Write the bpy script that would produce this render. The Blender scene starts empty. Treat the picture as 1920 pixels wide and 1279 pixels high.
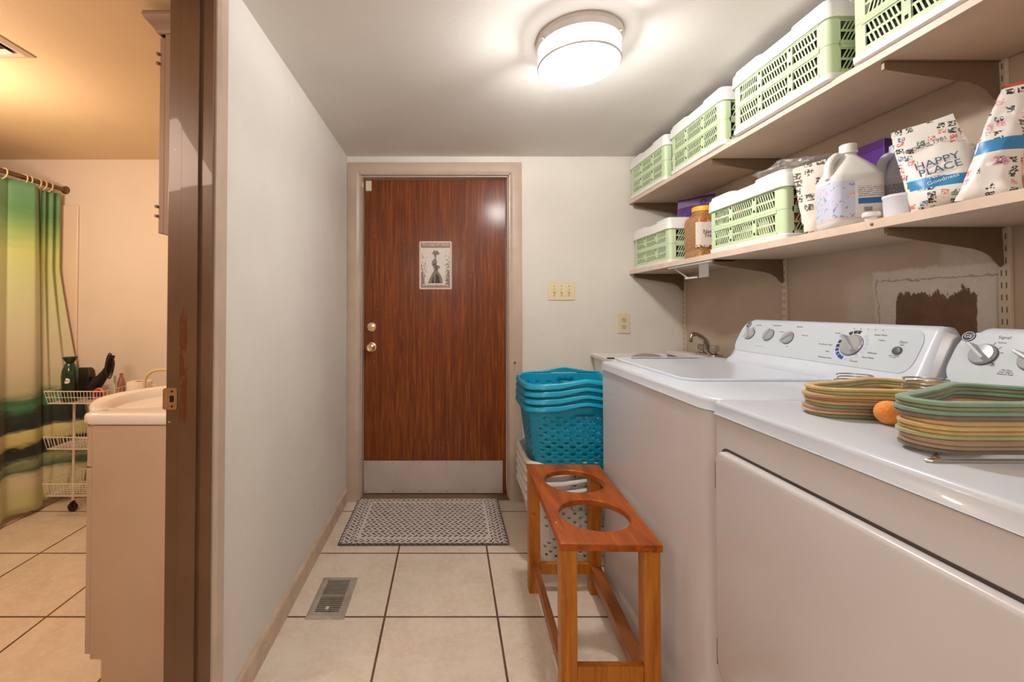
import bpy, bmesh, math, random
from mathutils import Vector, Matrix
S = bpy.context.scene
COL = S.collection
PI = math.pi
random.seed(7)

# ------------------------------------------------------------------ camera
cam_d = bpy.data.cameras.new('camera')
cam = bpy.data.objects.new('camera', cam_d); COL.objects.link(cam)
cam.location = (0, 0, 1.2)
cam.rotation_euler = (math.radians(90.95), 0, 0)
cam_d.sensor_fit = 'HORIZONTAL'; cam_d.sensor_width = 36
cam_d.lens = 815 / 1920 * 36
cam_d.shift_x = 0.06146; cam_d.shift_y = -0.03907
cam_d.clip_start = 0.03
S.camera = cam
# ------------------------------------------------------------------ light and exposure
S.view_settings.view_transform = 'Standard'
S.view_settings.look = 'None'
S.view_settings.gamma = 1
S.view_settings.use_curve_mapping = False
S.view_settings.exposure = 0.42
W = bpy.data.worlds.new('world'); S.world = W; W.use_nodes = True
W.node_tree.nodes['Background'].inputs[0].default_value = (1, .97, .94, 1)
W.node_tree.nodes['Background'].inputs[1].default_value = 0.3

def lamp(name, kind, loc, power, col, size=.05, rot=(0, 0, 0), sx=None, sy=None):
    d = bpy.data.lights.new(name, kind); d.energy = power; d.color = col
    if kind == 'AREA':
        d.shape = 'RECTANGLE'; d.size = sx; d.size_y = sy
    else:
        d.shadow_soft_size = size
    o = bpy.data.objects.new(name, d); COL.objects.link(o)
    o.location = loc; o.rotation_euler = rot
    return o
LX, LY, CEIL = 0.459, 1.525, 2.156
lamp('laundry_bulb_light', 'POINT', (LX - .035, LY + .03, CEIL - .062), 14.5, (1, .975, .95), .028)
lamp('laundry_bulb_light', 'POINT', (LX + .035, LY - .03, CEIL - .062), 14.5, (1, .975, .95), .028)
lamp('added_rear_fill', 'POINT', (-.12, -.95, 1.85), 19, (1, .97, .945), .22)  # unseen fill added behind the camera to lift the room
lamp('bathroom_bulb_light', 'POINT', (-2.05, 1.6, 1.80), 19, (1, .72, .52), .10)
lamp('added_vanity_fill', 'AREA', (-1.35, .30, 1.9), 9, (1, .76, .60), rot=(math.radians(50), 0, math.radians(25)), sx=.5, sy=.3)  # unseen area fill added to light the vanity side

# ------------------------------------------------------------------ node helpers
def lin(c):
    return tuple(((x / 255) / 12.92 if x / 255 <= .04045 else ((x / 255 + .055) / 1.055) ** 2.4) for x in c) + (1,)
class NT:
    def __init__(s, name):
        s.m = bpy.data.materials.new(name); s.m.use_nodes = True
        s.t = s.m.node_tree; s.n = s.t.nodes
        s.b = s.n['Principled BSDF']
    def node(s, typ, **kw):
        n = s.n.new(typ)
        for k, v in kw.items(): setattr(n, k, v)
        return n
    def link(s, a, b): s.t.links.new(a, b)
    def math(s, op, *a, clamp=False):
        n = s.n.new('ShaderNodeMath'); n.operation = op; n.use_clamp = clamp
        for i, x in enumerate(a):
            if isinstance(x, Ex): x = x.s
            if isinstance(x, (int, float)): n.inputs[i].default_value = x
            else: s.link(x, n.inputs[i])
        return Ex(s, n.outputs[0])
    def coord(s, kind='Object'):
        tc = s.n.new('ShaderNodeTexCoord')
        sp = s.n.new('ShaderNodeSeparateXYZ'); s.link(tc.outputs[kind], sp.inputs[0])
        return tc.outputs[kind], Ex(s, sp.outputs[0]), Ex(s, sp.outputs[1]), Ex(s, sp.outputs[2])
    def vec(s, x, y, z):
        n = s.n.new('ShaderNodeCombineXYZ')
        for i, q in enumerate((x, y, z)):
            if isinstance(q, Ex): s.link(q.s, n.inputs[i])
            else: n.inputs[i].default_value = q
        return n.outputs[0]
    def noise(s, vec, scale, detail=4, rough=.55, dist=0):
        n = s.n.new('ShaderNodeTexNoise'); s.link(vec, n.inputs['Vector'])
        n.inputs['Scale'].default_value = scale; n.inputs['Detail'].default_value = detail
        n.inputs['Roughness'].default_value = rough; n.inputs['Distortion'].default_value = dist
        return Ex(s, n.outputs[0])
    def mix(s, fac, a, b):
        n = s.n.new('ShaderNodeMix'); n.data_type = 'RGBA'
        if isinstance(fac, Ex): s.link(fac.s, n.inputs[0])
        else: n.inputs[0].default_value = fac
        for i, c in ((6, a), (7, b)):
            if isinstance(c, tuple): n.inputs[i].default_value = c if len(c) == 4 else lin(c)
            else: s.link(c, n.inputs[i])
        return n.outputs[2]
    def ramp(s, fac, stops, interp='LINEAR'):
        n = s.n.new('ShaderNodeValToRGB'); s.link(fac.s, n.inputs[0])
        n.color_ramp.interpolation = interp
        e = n.color_ramp.elements
        while len(e) < len(stops): e.new(.5)
        for i, (p, c) in enumerate(stops):
            e[i].position = p; e[i].color = lin(c)
        return n.outputs[0]
    def bump(s, h, strength=.2, dist=.01):
        n = s.n.new('ShaderNodeBump'); n.inputs['Strength'].default_value = strength
        n.inputs['Distance'].default_value = dist
        s.link(h.s, n.inputs['Height']); s.link(n.outputs[0], s.b.inputs['Normal'])
    def base(s, c):
        if isinstance(c, tuple): s.b.inputs['Base Color'].default_value = lin(c)
        else: s.link(c, s.b.inputs['Base Color'])
    def set(s, **k):
        names = dict(rough='Roughness', metal='Metallic', coat='Coat Weight', coatr='Coat Roughness', trans='Transmission Weight',
                     ior='IOR', alpha='Alpha', sheen='Sheen Weight', spec='Specular IOR Level', sss='Subsurface Weight', emit='Emission Strength')
        for a, v in k.items():
            i = s.b.inputs[names[a]]
            if isinstance(v, Ex): s.link(v.s, i)
            else: i.default_value = v
class Ex:
    def __init__(s, t, sock): s.t = t; s.s = sock
    def __add__(s, o): return s.t.math('ADD', s, o)
    def __sub__(s, o): return s.t.math('SUBTRACT', s, o)
    def __mul__(s, o): return s.t.math('MULTIPLY', s, o)
    def __truediv__(s, o): return s.t.math('DIVIDE', s, o)
    def lt(s, o): return s.t.math('LESS_THAN', s, o)
    def gt(s, o): return s.t.math('GREATER_THAN', s, o)
    def fract(s): return s.t.math('FRACT', s)
    def floor(s): return s.t.math('FLOOR', s)
    def abs(s): return s.t.math('ABSOLUTE', s)
    def mod(s, o): return s.t.math('FLOORED_MODULO', s, o)
    def max(s, o): return s.t.math('MAXIMUM', s, o)
    def min(s, o): return s.t.math('MINIMUM', s, o)
    def inv(s): return s.t.math('SUBTRACT', 1.0, s)
    def smooth(s, a, b):
        n = s.t.n.new('ShaderNodeMapRange'); n.interpolation_type = 'SMOOTHSTEP'
        s.t.link(s.s, n.inputs[0]); n.inputs[1].default_value = a; n.inputs[2].default_value = b
        return Ex(s.t, n.outputs[0])

def pm(name, c, rough=.5, metal=0, var=0, vs=8, bump=0, bs=60, c2=None, **k):
    t = NT(name); v, x, y, z = t.coord()
    if var or c2:
        n = t.noise(v, vs, 5)
        d = c2 or tuple(max(0, q * (1 - var)) for q in c)
        t.base(t.mix(n.smooth(.3, .7), c, d))
    else: t.base(c)
    t.set(rough=rough, metal=metal, **k)
    if bump: t.bump(t.noise(v, bs, 4), bump, .004)
    return t.m

# ------------------------------------------------------------------ mesh helpers
class G:
    def __init__(s): s.v = []; s.f = []; s.mi = []; s.cur = 0
    def add(s, vs, fs, M=None):
        k = len(s.v)
        for p in vs:
            p = Vector(p)
            s.v.append(M @ p if M is not None else p)
        for f in fs: s.f.append(tuple(k + i for i in f)); s.mi.append(s.cur)
        return s
    def box(s, x0, x1, y0, y1, z0, z1, M=None):
        return s.add([(x0, y0, z0), (x1, y0, z0), (x1, y1, z0), (x0, y1, z0), (x0, y0, z1), (x1, y0, z1), (x1, y1, z1), (x0, y1, z1)],
                     [(0, 3, 2, 1), (4, 5, 6, 7), (0, 1, 5, 4), (1, 2, 6, 5), (2, 3, 7, 6), (3, 0, 4, 7)], M)
    def loft(s, rings, closed=True, cap0=True, cap1=True, M=None):
        n = len(rings[0]); vs = [p for r in rings for p in r]; fs = []
        for i in range(len(rings) - 1):
            for j in range(n if closed else n - 1):
                a = i * n + j; b = i * n + (j + 1) % n
                fs.append((a, b, b + n, a + n))
        if cap0: fs.append(tuple(range(n))[::-1])
        if cap1: fs.append(tuple((len(rings) - 1) * n + j for j in range(n)))
        return s.add(vs, fs, M)
    def prism(s, poly, axis, h0, h1, M=None):
        def q(p, h): return {'x': (h, p[0], p[1]), 'y': (p[0], h, p[1]), 'z': (p[0], p[1], h)}[axis]
        return s.loft([[q(p, h0) for p in poly], [q(p, h1) for p in poly]], M=M)
    def lathe(s, prof, seg=32, M=None, cap0=True, cap1=True):
        return s.loft([[(r * math.cos(2 * PI * j / seg), r * math.sin(2 * PI * j / seg), z) for j in range(seg)] for r, z in prof], M=M, cap0=cap0, cap1=cap1)
    def tube(s, path, r, closed=False, seg=8, M=None, flat=None):
        P = [Vector(p) for p in path]; n = len(P); rings = []; prev = None
        for i in range(n):
            if closed: d = P[(i + 1) % n] - P[i - 1]
            else: d = P[min(i + 1, n - 1)] - P[max(i - 1, 0)]
            d = d.normalized()
            up = Vector((0, 0, 1)) if prev is None else prev
            if flat: up = Vector(flat)
            if abs(d.dot(up)) > .98: up = Vector((0, 1, 0)) if abs(d.y) < .9 else Vector((1, 0, 0))
            a = d.cross(up).normalized(); b = a.cross(d).normalized(); prev = b
            rr = r[i] if isinstance(r, list) else r
            rings.append([P[i] + a * rr * math.cos(2 * PI * j / seg) + b * rr * math.sin(2 * PI * j / seg) for j in range(seg)])
        if closed: rings.append(rings[0])
        return s.loft(rings, cap0=not closed, cap1=not closed, M=M)
    def sweep(s, path, prof, closed=True, up=(0, 0, 1), M=None):
        """profile (side, up) swept along a path lying across up"""
        P = [Vector(p) for p in path]; n = len(P); up = Vector(up); rings = []
        for i in range(n):
            d = (P[(i + 1) % n] - P[i - 1]) if closed else (P[min(i + 1, n - 1)] - P[max(i - 1, 0)])
            a = d.cross(up).normalized()
            rings.append([P[i] + a * q[0] + up * q[1] for q in prof])
        if closed: rings.append(rings[0])
        return s.loft(rings, cap0=not closed, cap1=not closed, M=M)

ORG = {}
def setp(o, label=None, cat=None, group=None, kind=None):
    if label: o['label'] = label
    if cat: o['category'] = cat
    if group: o['group'] = group
    if kind: o['kind'] = kind
def thing(name, loc, label, cat, group=None, rz=0):
    o = bpy.data.objects.new(name, None); COL.objects.link(o)
    o.empty_display_size = .05
    o.location = loc; o.rotation_euler = (0, 0, rz); ORG[o.name] = Vector(loc)
    setp(o, label, cat, group); return o
def mk(name, g, mats, parent=None, bevel=0, seg=2, smooth=35, solid=0, local=False, fixn=True, sub=0, **lab):
    me = bpy.data.meshes.new(name)
    off = Vector((0, 0, 0))
    if parent is not None and not local: off = ORG.get(parent.name, off)
    me.from_pydata([tuple(v - off) for v in g.v], [], g.f)
    if not isinstance(mats, (list, tuple)): mats = [mats]
    for m in mats: me.materials.append(m)
    if any(g.mi): me.polygons.foreach_set('material_index', g.mi)
    bm = bmesh.new(); bm.from_mesh(me)
    bmesh.ops.remove_doubles(bm, verts=bm.verts, dist=1e-6)
    if fixn: bmesh.ops.recalc_face_normals(bm, faces=bm.faces)
    bm.to_mesh(me); bm.free()
    if smooth:
        me.polygons.foreach_set('use_smooth', [True] * len(me.polygons))
        me.set_sharp_from_angle(angle=math.radians(smooth))
    o = bpy.data.objects.new(name, me); COL.objects.link(o)
    if parent is not None:
        o.parent = parent; ORG[o.name] = off
    if solid:
        d = o.modifiers.new('solid', 'SOLIDIFY'); d.thickness = abs(solid); d.offset = -1 if solid > 0 else 1
    if sub:
        d = o.modifiers.new('sub', 'SUBSURF'); d.levels = sub; d.render_levels = sub
    if bevel:
        d = o.modifiers.new('bevel', 'BEVEL'); d.width = bevel; d.segments = seg; d.limit_method = 'ANGLE'
        d.angle_limit = math.radians(35); d.harden_normals = True
    setp(o, **lab)
    return o
def struct(name, g, m, **k): return mk(name, g, m, kind='structure', **k)
def copy_tree(o, parent=None):
    c = o.copy(); COL.objects.link(c); c.parent = parent
    for ch in list(o.children): copy_tree(ch, c)
    return c
def rrect(a, b, r, n=6, cx=0, cy=0):
    pts = []
    for (sx, sy, a0) in ((1, 1, 0), (-1, 1, 90), (-1, -1, 180), (1, -1, 270)):
        for i in range(n + 1):
            t = math.radians(a0 + 90 * i / n)
            pts.append((cx + sx * (a - r) + r * math.cos(t), cy + sy * (b - r) + r * math.sin(t)))
    return pts
def smoothpath(P, n=6, closed=False):
    P = [Vector(p) for p in P]; out = []; N = len(P)
    for i in range(N if closed else N - 1):
        if closed: p0, p1, p2, p3 = P[i - 1], P[i], P[(i + 1) % N], P[(i + 2) % N]
        else: p0, p1, p2, p3 = P[max(i - 1, 0)], P[i], P[i + 1], P[min(i + 2, N - 1)]
        for k in range(n):
            t = k / n
            out.append(.5 * ((2 * p1) + (p2 - p0) * t + (2 * p0 - 5 * p1 + 4 * p2 - p3) * t * t + (3 * p1 - p0 - 3 * p2 + p3) * t ** 3))
    if not closed: out.append(P[-1])
    return out
def text(name, body, size, M, m, parent=None, align='CENTER', ext=.0003, **lab):
    c = bpy.data.curves.new('t', 'FONT'); c.body = body; c.size = size; c.align_x = align; c.align_y = 'CENTER'; c.extrude = ext
    c.resolution_u = 3
    t = bpy.data.objects.new('t', c); COL.objects.link(t)
    dg = bpy.context.evaluated_depsgraph_get()
    me = bpy.data.meshes.new_from_object(t.evaluated_get(dg))
    bpy.data.objects.remove(t); bpy.data.curves.remove(c)
    off = ORG.get(parent.name, Vector((0, 0, 0))) if parent is not None else Vector((0, 0, 0))
    me.transform(Matrix.Translation(-off) @ M)
    me.name = name; me.materials.clear(); me.materials.append(m)
    o = bpy.data.objects.new(name, me); COL.objects.link(o); o.parent = parent
    ORG[o.name] = off
    setp(o, **lab); return o
def frame(o, ex, ey):
    """matrix whose x axis is ex, y axis is ey, at o"""
    ex = Vector(ex).normalized(); ey = Vector(ey); ez = ex.cross(ey).normalized(); ey = ez.cross(ex)
    M = Matrix.Identity(4)
    for i, a in enumerate((ex, ey, ez)):
        for j in range(3): M[j][i] = a[j]
    for j in range(3): M[j][3] = o[j]
    return M

# ------------------------------------------------------------------ materials
def wall_mat(name, c, scuff, amt=.25):
    t = NT(name); v, x, y, z = t.coord()
    n = t.noise(v, 1.6, 5, .6); d = t.noise(v, 9, 6, .7)
    a = t.mix(n.smooth(.35, .7), c, tuple(q * .965 for q in c))
    m = (d.smooth(.62, .74)) * amt
    t.base(t.mix(m, a, scuff)); t.set(rough=.55, spec=.35)
    t.bump(t.noise(v, 45, 4), .12, .004)
    return t.m
M_wall = wall_mat('wall_paint', (226, 219, 208), (196, 184, 168))
M_wallL = wall_mat('wall_paint_left', (226, 220, 212), (192, 182, 170), .3)
M_ceil = wall_mat('ceiling_paint', (230, 225, 219), (214, 206, 198), .15)
M_ceilb = wall_mat('bathroom_ceiling_paint', (226, 198, 160), (206, 172, 128), .15)
M_bath = wall_mat('bathroom_wall_paint', (234, 220, 206), (214, 190, 160), .1)
def right_wall():
    t = NT('right_wall_paint'); v, x, y, z = t.coord()
    n = t.noise(v, 2.2, 5, .6)
    paint = t.mix(n.smooth(.3, .7), (200, 182, 160), (184, 163, 140))
    w = t.noise(v, 16, 6, .65); w2 = t.noise(v, 42, 5, .7)
    yy = y + (w - .5) * .05; zz = z + (w2 - .5) * .028 + (w - .5) * .03
    def rect(y0, y1, z0, z1, ya=None, za=None, s=.004):
        ya = ya or yy; za = za or zz
        return ya.smooth(y0 - s, y0 + s) * ya.smooth(y1 - s, y1 + s).inv() * za.smooth(z0 - s, z0 + s) * za.smooth(z1 - s, z1 + s).inv()
    plaster = rect(1.135, 1.50, 1.0, 1.325, s=.006)
    plaster = plaster.max(rect(1.16, 1.60, 1.0, 1.30, s=.03) * .45).max(rect(1.17, 1.29, 1.30, 1.385, s=.015) * .35)
    c1 = t.mix(plaster * w2.smooth(.2, .75), paint, (228, 220, 208))
    c1 = t.mix(plaster * .75, c1, (222, 212, 200))
    drip = z + (t.noise(t.vec(0, y * 15, z * 6), 1.6, 5, .75) - .5) * .13
    hole = rect(1.205, 1.425, .9, 1.245, ya=y + (w2 - .5) * .012, za=drip, s=.002)
    bare = t.mix(w.smooth(.3, .7), (122, 92, 66), (104, 78, 56))
    c2 = t.mix(hole, c1, bare)
    fleck = t.noise(v, 60, 3, .5).smooth(.74, .76) * hole
    c2 = t.mix(fleck, c2, (190, 172, 150))
    # plaster ridges
    r = rect(1.15, 1.485, 1.288, 1.292, s=.0015) * .7
    r2 = rect(1.483, 1.487, 1.0, 1.30, s=.0015) * .6
    c3 = t.mix(r.max(r2), c2, (134, 114, 94))
    t.base(c3); t.set(rough=.6)
    t.bump(w2 * (plaster * 2 + .15) + t.noise(v, 120, 3) * .2, .35, .006)
    return t.m
M_wallR = right_wall()
def tile_mat():
    t = NT('floor_tile'); v, x, y, z = t.coord()
    P = .4385; gx = ((x + .25) / P); gy = ((y - 1.71) / P)
    fx = (gx + .5).fract() - .5; fy = (gy + .5).fract() - .5
    wob = (t.noise(v, 40, 3) - .5) * .0045
    d = fx.abs().min(fy.abs()) + wob
    grout = d.smooth(.0078, .0112).inv()
    n = t.noise(v, 6, 6, .65, .6); n2 = t.noise(v, 38, 6, .7)
    cell = t.node('ShaderNodeTexWhiteNoise'); t.link(t.vec((gx).floor(), (gy).floor(), 0), cell.inputs[0])
    base = t.mix(n.smooth(.3, .7), (232, 217, 198), (218, 199, 177))
    base = t.mix(n2.smooth(.42, .66) * .55, base, (238, 226, 208))
    base = t.mix(Ex(t, cell.outputs[0]) * .15, base, (208, 188, 164))
    gcol = t.mix(t.noise(v, 5, 3).smooth(.3, .7), (112, 84, 58), (82, 60, 42))
    t.base(t.mix(grout, base, gcol))
    t.set(rough=(grout * .4 + .33) + (n2 - .5) * .15, spec=.4)
    t.bump(grout.inv() + n2 * .06, .35, .002)
    return t.m
M_tile = tile_mat()
def wood(name, c1, c2, c3, sx, sy, sz, rough=.3, coat=.3, bumpk=.05, wave=3.0, coatr=.15, spots=None, knots=None, spec=.25):
    t = NT(name); v, x, y, z = t.coord()
    vv = t.vec(x * sx, y * sy, z * sz)
    n = t.noise(vv, wave, 8, .62, .8); n2 = t.noise(vv, wave * 9, 5, .7)
    col = t.ramp(n, [(.25, c3), (.5, c2), (.75, c1)])
    col = t.mix(n2.smooth(.45, .75) * .4, col, c3)
    if spots: col = t.mix(t.noise(v, 55, 2, .4).smooth(.735, .755), col, spots)
    if knots: col = t.mix(t.noise(v, 17, 1, .3).smooth(.73, .77), col, knots)
    t.base(col); t.set(rough=rough, coat=coat, coatr=coatr, spec=spec)
    t.bump(n2, bumpk, .002)
    return t.m
M_door = wood('door_veneer', (158, 82, 10), (116, 52, 5), (76, 28, 2), 26, 9, 1.1, rough=.55, coat=.28, coatr=.2, spots=(176, 120, 80))
M_bench = wood('bench_top_wood', (190, 102, 20), (158, 76, 12), (108, 46, 8), 9, 1.2, 9, rough=.4, coat=.2, coatr=.2, spots=(212, 160, 110))
M_leg = wood('pine_leg', (208, 136, 50), (182, 108, 30), (146, 78, 16), 12, 12, 1.1, rough=.42, coat=.2, knots=(96, 46, 20))
M_legy = wood('pine_stretcher', (176, 112, 58), (150, 88, 40), (112, 62, 26), 12, 1.1, 12, rough=.42, coat=.2)
M_trim = pm('taupe_trim_paint', (198, 176, 156), .35, var=.05, bump=.05, bs=30, coat=.2)
M_base = pm('baseboard_paint', (212, 186, 160), .4, var=.1, vs=14)
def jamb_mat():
    t = NT('jamb_shaded_paint'); v, x, y, z = t.coord()
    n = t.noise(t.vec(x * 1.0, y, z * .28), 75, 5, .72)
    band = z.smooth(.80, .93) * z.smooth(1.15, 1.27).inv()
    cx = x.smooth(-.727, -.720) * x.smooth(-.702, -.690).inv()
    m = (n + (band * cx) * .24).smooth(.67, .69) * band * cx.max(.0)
    c = t.mix(t.noise(v, 5, 4).smooth(.3, .7), (108, 78, 52), (98, 70, 46))  # trim paint darkened, the jamb's shade put into the colour
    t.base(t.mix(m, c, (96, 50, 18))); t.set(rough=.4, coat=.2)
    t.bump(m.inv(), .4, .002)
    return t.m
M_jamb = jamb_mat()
M_cab = pm('taupe_cabinet_paint', (148, 120, 102), .45, var=.05, vs=4)
M_van = pm('vanity_paint', (206, 178, 152), .45, var=.05, vs=3)
M_porc = pm('vanity_top_white', (244, 234, 224), .12, coat=.5)
M_white = pm('appliance_enamel', (212, 208, 209), .22, coat=.35, coatr=.12, var=.02, vs=3)
M_whitetop = pm('appliance_top_enamel', (210, 216, 226), .25, coat=.3)
M_panel = pm('console_panel', (198, 206, 212), .3)
M_grayside = pm('console_end_gray', (176, 174, 172), .4)
M_knob = pm('knob_gray', (176, 178, 180), .3, .3)
M_knobd = pm('knob_dark', (98, 100, 106), .35, .3)
M_ink = pm('print_ink_gray', (92, 92, 100), .6)
M_inkd = pm('print_ink_dark', (46, 46, 50), .6)
M_blue = pm('print_blue', (30, 64, 150), .5)
M_navy = pm('print_navy', (44, 48, 70), .5)
M_pale = pm('print_pale_gray', (186, 190, 204), .5)
M_chrome = pm('chrome', (190, 180, 168), .16, 1)
M_brushed = pm('brushed_metal', (176, 162, 148), .38, 1, var=.08, vs=3)
M_steel = pm('wire_steel', (196, 190, 182), .22, 1)
M_brass = pm('polished_brass', (240, 206, 166), .2, 1)
M_black = pm('black_plastic', (22, 20, 20), .25)
M_dark = pm('dark_void', (16, 13, 11), .9)
M_mint = pm('mint_plastic', (206, 224, 182), .4, var=.03, sss=.0)
M_mintd = pm('mint_plastic_dark', (176, 204, 150), .45)
M_crw = pm('crate_white_plastic', (238, 236, 232), .35)
M_shelf = pm('shelf_melamine', (212, 188, 164), .5, var=.05, vs=6)
M_shelfe = pm('shelf_edge_band', (228, 204, 184), .4, var=.06, vs=12)
M_brk = pm('bracket_metal', (122, 100, 76), .45, .2)
M_teal = pm('teal_plastic', (14, 148, 182), .28, var=.03)
M_wbask = pm('white_basket_plastic', (226, 220, 212), .4, var=.03)
M_ivory = pm('ivory_plastic', (226, 210, 172), .35)
M_ivoryd = pm('ivory_toggle', (214, 196, 150), .35)
M_vent = pm('vent_metal', (190, 178, 164), .45, .25, var=.1, vs=20)
M_wirew = pm('white_wire', (232, 222, 208), .35)
M_cream = pm('cream_metal', (226, 200, 160), .35)
M_paper = pm('toilet_paper', (240, 228, 212), .9, bump=.2, bs=200)
M_sink = pm('utility_sink_plastic', (226, 222, 216), .4)
M_grayplate = pm('kick_plate_metal', (204, 190, 182), .42, .25, var=.06, vs=5, bump=.02)
# ================================================================== SETTING
XL, XR, YB = -.642, 1.464, 2.724
XP = -.757        # bathroom side of the partition
struct('floor', G().box(-3.4, 1.6, -1.5, 3.0, -.08, 0), M_tile)
struct('ceiling', G().box(XP + .05, 1.6, -1.5, 3.0, CEIL, CEIL + .08), M_ceil)
struct('ceiling', G().box(-3.4, XP + .05, -1.5, 3.0, CEIL, CEIL + .08), M_ceilb)
struct('wall_back', G().box(XP + .02, -.565, YB, 2.86, 0, CEIL).box(.385, XR + .1, YB, 2.86, 0, CEIL).box(-.565, .385, YB, 2.86, 2.052, CEIL), M_wall)
struct('wall_left', G().box(XP, XL, 1.185, 2.9, 0, CEIL).box(XP, XL, .33, 1.185, 2.08, CEIL).box(XP, XL, -1.5, .33, 0, CEIL), [M_wallL])
struct('wall_right', G().box(XR, XR + .1, -1.5, 2.9, 0, CEIL), M_wallR)
struct('wall_front', G().box(-3.4, 1.6, -1.55, -1.45, 0, CEIL), M_wall)
struct('wall_bathroom_back', G().box(-3.4, XP, 2.78, 2.88, 0, CEIL), M_bath)
struct('wall_bathroom_left', G().box(-3.4, -3.3, -1.45, 2.78, 0, CEIL), M_bath)
struct('baseboard_left', G().prism([(XL, 0), (XL + .013, 0), (XL + .013, .075), (XL + .006, .083), (XL, .083)], 'y', 1.27, YB), M_base)
struct('baseboard_back', G().box(.452, 1.46, YB - .012, YB, 0, .08), M_base, bevel=.002)
struct('baseboard_bathroom', G().box(-2.44, XP, 2.768, 2.78, 0, .09), pm('bathroom_baseboard', (176, 140, 110), .5))

# casing round the brown door: profile swept as mitred frame
def casing(name, x0, x1, z1, y, w, th, m, **k):
    prof = [(0, 0), (0, th * .55), (w * .18, th), (w * .72, th * .9), (w, th * .45), (w, 0)]
    path = [(x0, 0), (x0, z1), (x1, z1), (x1, 0)]
    g = G(); rings = []
    for i, (px, pz) in enumerate(path):
        dx, dz = [(-1, 0), (-1, 1), (1, 1), (1, 0)][i]
        rings.append([(px + dx * q[0], y - q[1], pz + dz * q[0]) for q in prof])
    g.loft(rings)
    return struct(name, g, m, smooth=25, **k)
casing('trim_1', -.565, .385, 2.045, YB, .072, .016, M_trim)
o = mk('door_stop_peg', G().lathe([(.006, 0), (.006, .004), (.0035, .006), (.0035, .016), (.001, .017)], 12, M=Matrix.Translation((.408, YB - .0155, .862)) @ Matrix.Rotation(math.radians(90), 4, 'X')), pm('dark_peg', (70, 44, 26), .4))
setp(o, 'small dark peg on the casing right of the brown door above the baskets', 'peg')
g = G()
g.box(-.569, -.555, YB - .004, 2.84, 0, 2.052).box(.375, .389, YB - .004, 2.84, 0, 2.052).box(-.569, .389, YB - .004, 2.84, 2.040, 2.054)
g.box(-.556, -.549, 2.745, 2.795, 0, 2.036).box(.368, .376, 2.745, 2.795, 0, 2.036).box(-.556, .376, 2.745, 2.795, 2.032, 2.041)
struct('trim_2', g, M_trim, bevel=.001)
struct('trim_3', G().box(-.566, .386, 2.735, 2.86, 0, .012), pm('threshold', (120, 92, 66), .5), bevel=.003)
door = mk('door_1', G().box(-.548, .367, 2.80, 2.842, .014, 2.031), M_door, bevel=.0015, kind='structure')
ORG[door.name] = Vector((0, 0, 0))
def part(n, g, m, p, **k): return mk(n, g, m, parent=p, **k)
Ry = lambda x, z, y: Matrix.Translation((x, y, z)) @ Matrix.Rotation(math.radians(90), 4, 'X')   # z axis towards -Y
kp = part('kick_plate', G().box(-.545, .343, 2.7975, 2.80, .018, .224), M_grayplate, door, bevel=.0006)
for i in range(6):
    for zz in (.212, .031): part('screw', G().lathe([(.0035, 0), (.0033, .0012), (0.0012, .0018)], 10, M=Ry(-.532 + i * .1725, zz, 2.7975)), M_brk, kp)
part('deadbolt', G().lathe([(.032, 0), (.032, .004), (.029, .009), (.024, .011), (.022, .009), (.02, .010)], 32, M=Ry(-.497, 1.079, 2.80))
     .prism([(-.515, 1.075), (-.479, 1.075), (-.479, 1.083), (-.515, 1.083)], 'y', 2.772, 2.792), M_brass, door, bevel=.001)
part('door_knob', G().lathe([(.033, 0), (.033, .004), (.030, .008), (.014, .010), (.011, .026), (.018, .033), (.0265, .045), (.028, .055), (.025, .064), (.017, .069), (.009, .068), (.008, .066)], 32, M=Ry(-.497, .951, 2.80)), M_brass, door)
part('latch_plate', G().box(-.5485, -.5478, 2.803, 2.835, .93, .975), M_brass, door)

# bathroom doorway: jamb, stop, casing, strike plate
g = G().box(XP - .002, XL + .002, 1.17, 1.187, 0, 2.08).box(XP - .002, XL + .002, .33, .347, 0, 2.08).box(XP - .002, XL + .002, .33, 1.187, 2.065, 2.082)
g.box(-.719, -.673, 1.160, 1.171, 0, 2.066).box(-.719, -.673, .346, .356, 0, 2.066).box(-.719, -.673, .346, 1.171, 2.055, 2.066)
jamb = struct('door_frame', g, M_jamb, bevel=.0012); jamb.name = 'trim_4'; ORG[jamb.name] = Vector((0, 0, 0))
prof = [(0, 0), (0, .006), (.010, .013), (.048, .012), (.060, .006), (.060, 0)]
rings = []
for (py, pz), (dy, dz) in zip([(1.176, 0), (1.176, 2.072), (.341, 2.072), (.341, 0)], [(1, 0), (1, 1), (-1, 1), (-1, 0)]):
    rings.append([(XL + q[1] + .0005, py + dy * (q[0] + .004), pz + dz * (q[0] + .004)) for q in prof])
struct('trim_5', G().loft(rings), M_trim, smooth=25)
rings = [[(XP - q[1] - .0005, r[1], r[2]) for q, r in zip(prof, rg)] for rg in rings]
struct('trim_6', G().loft(rings), M_cab, smooth=25)
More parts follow.
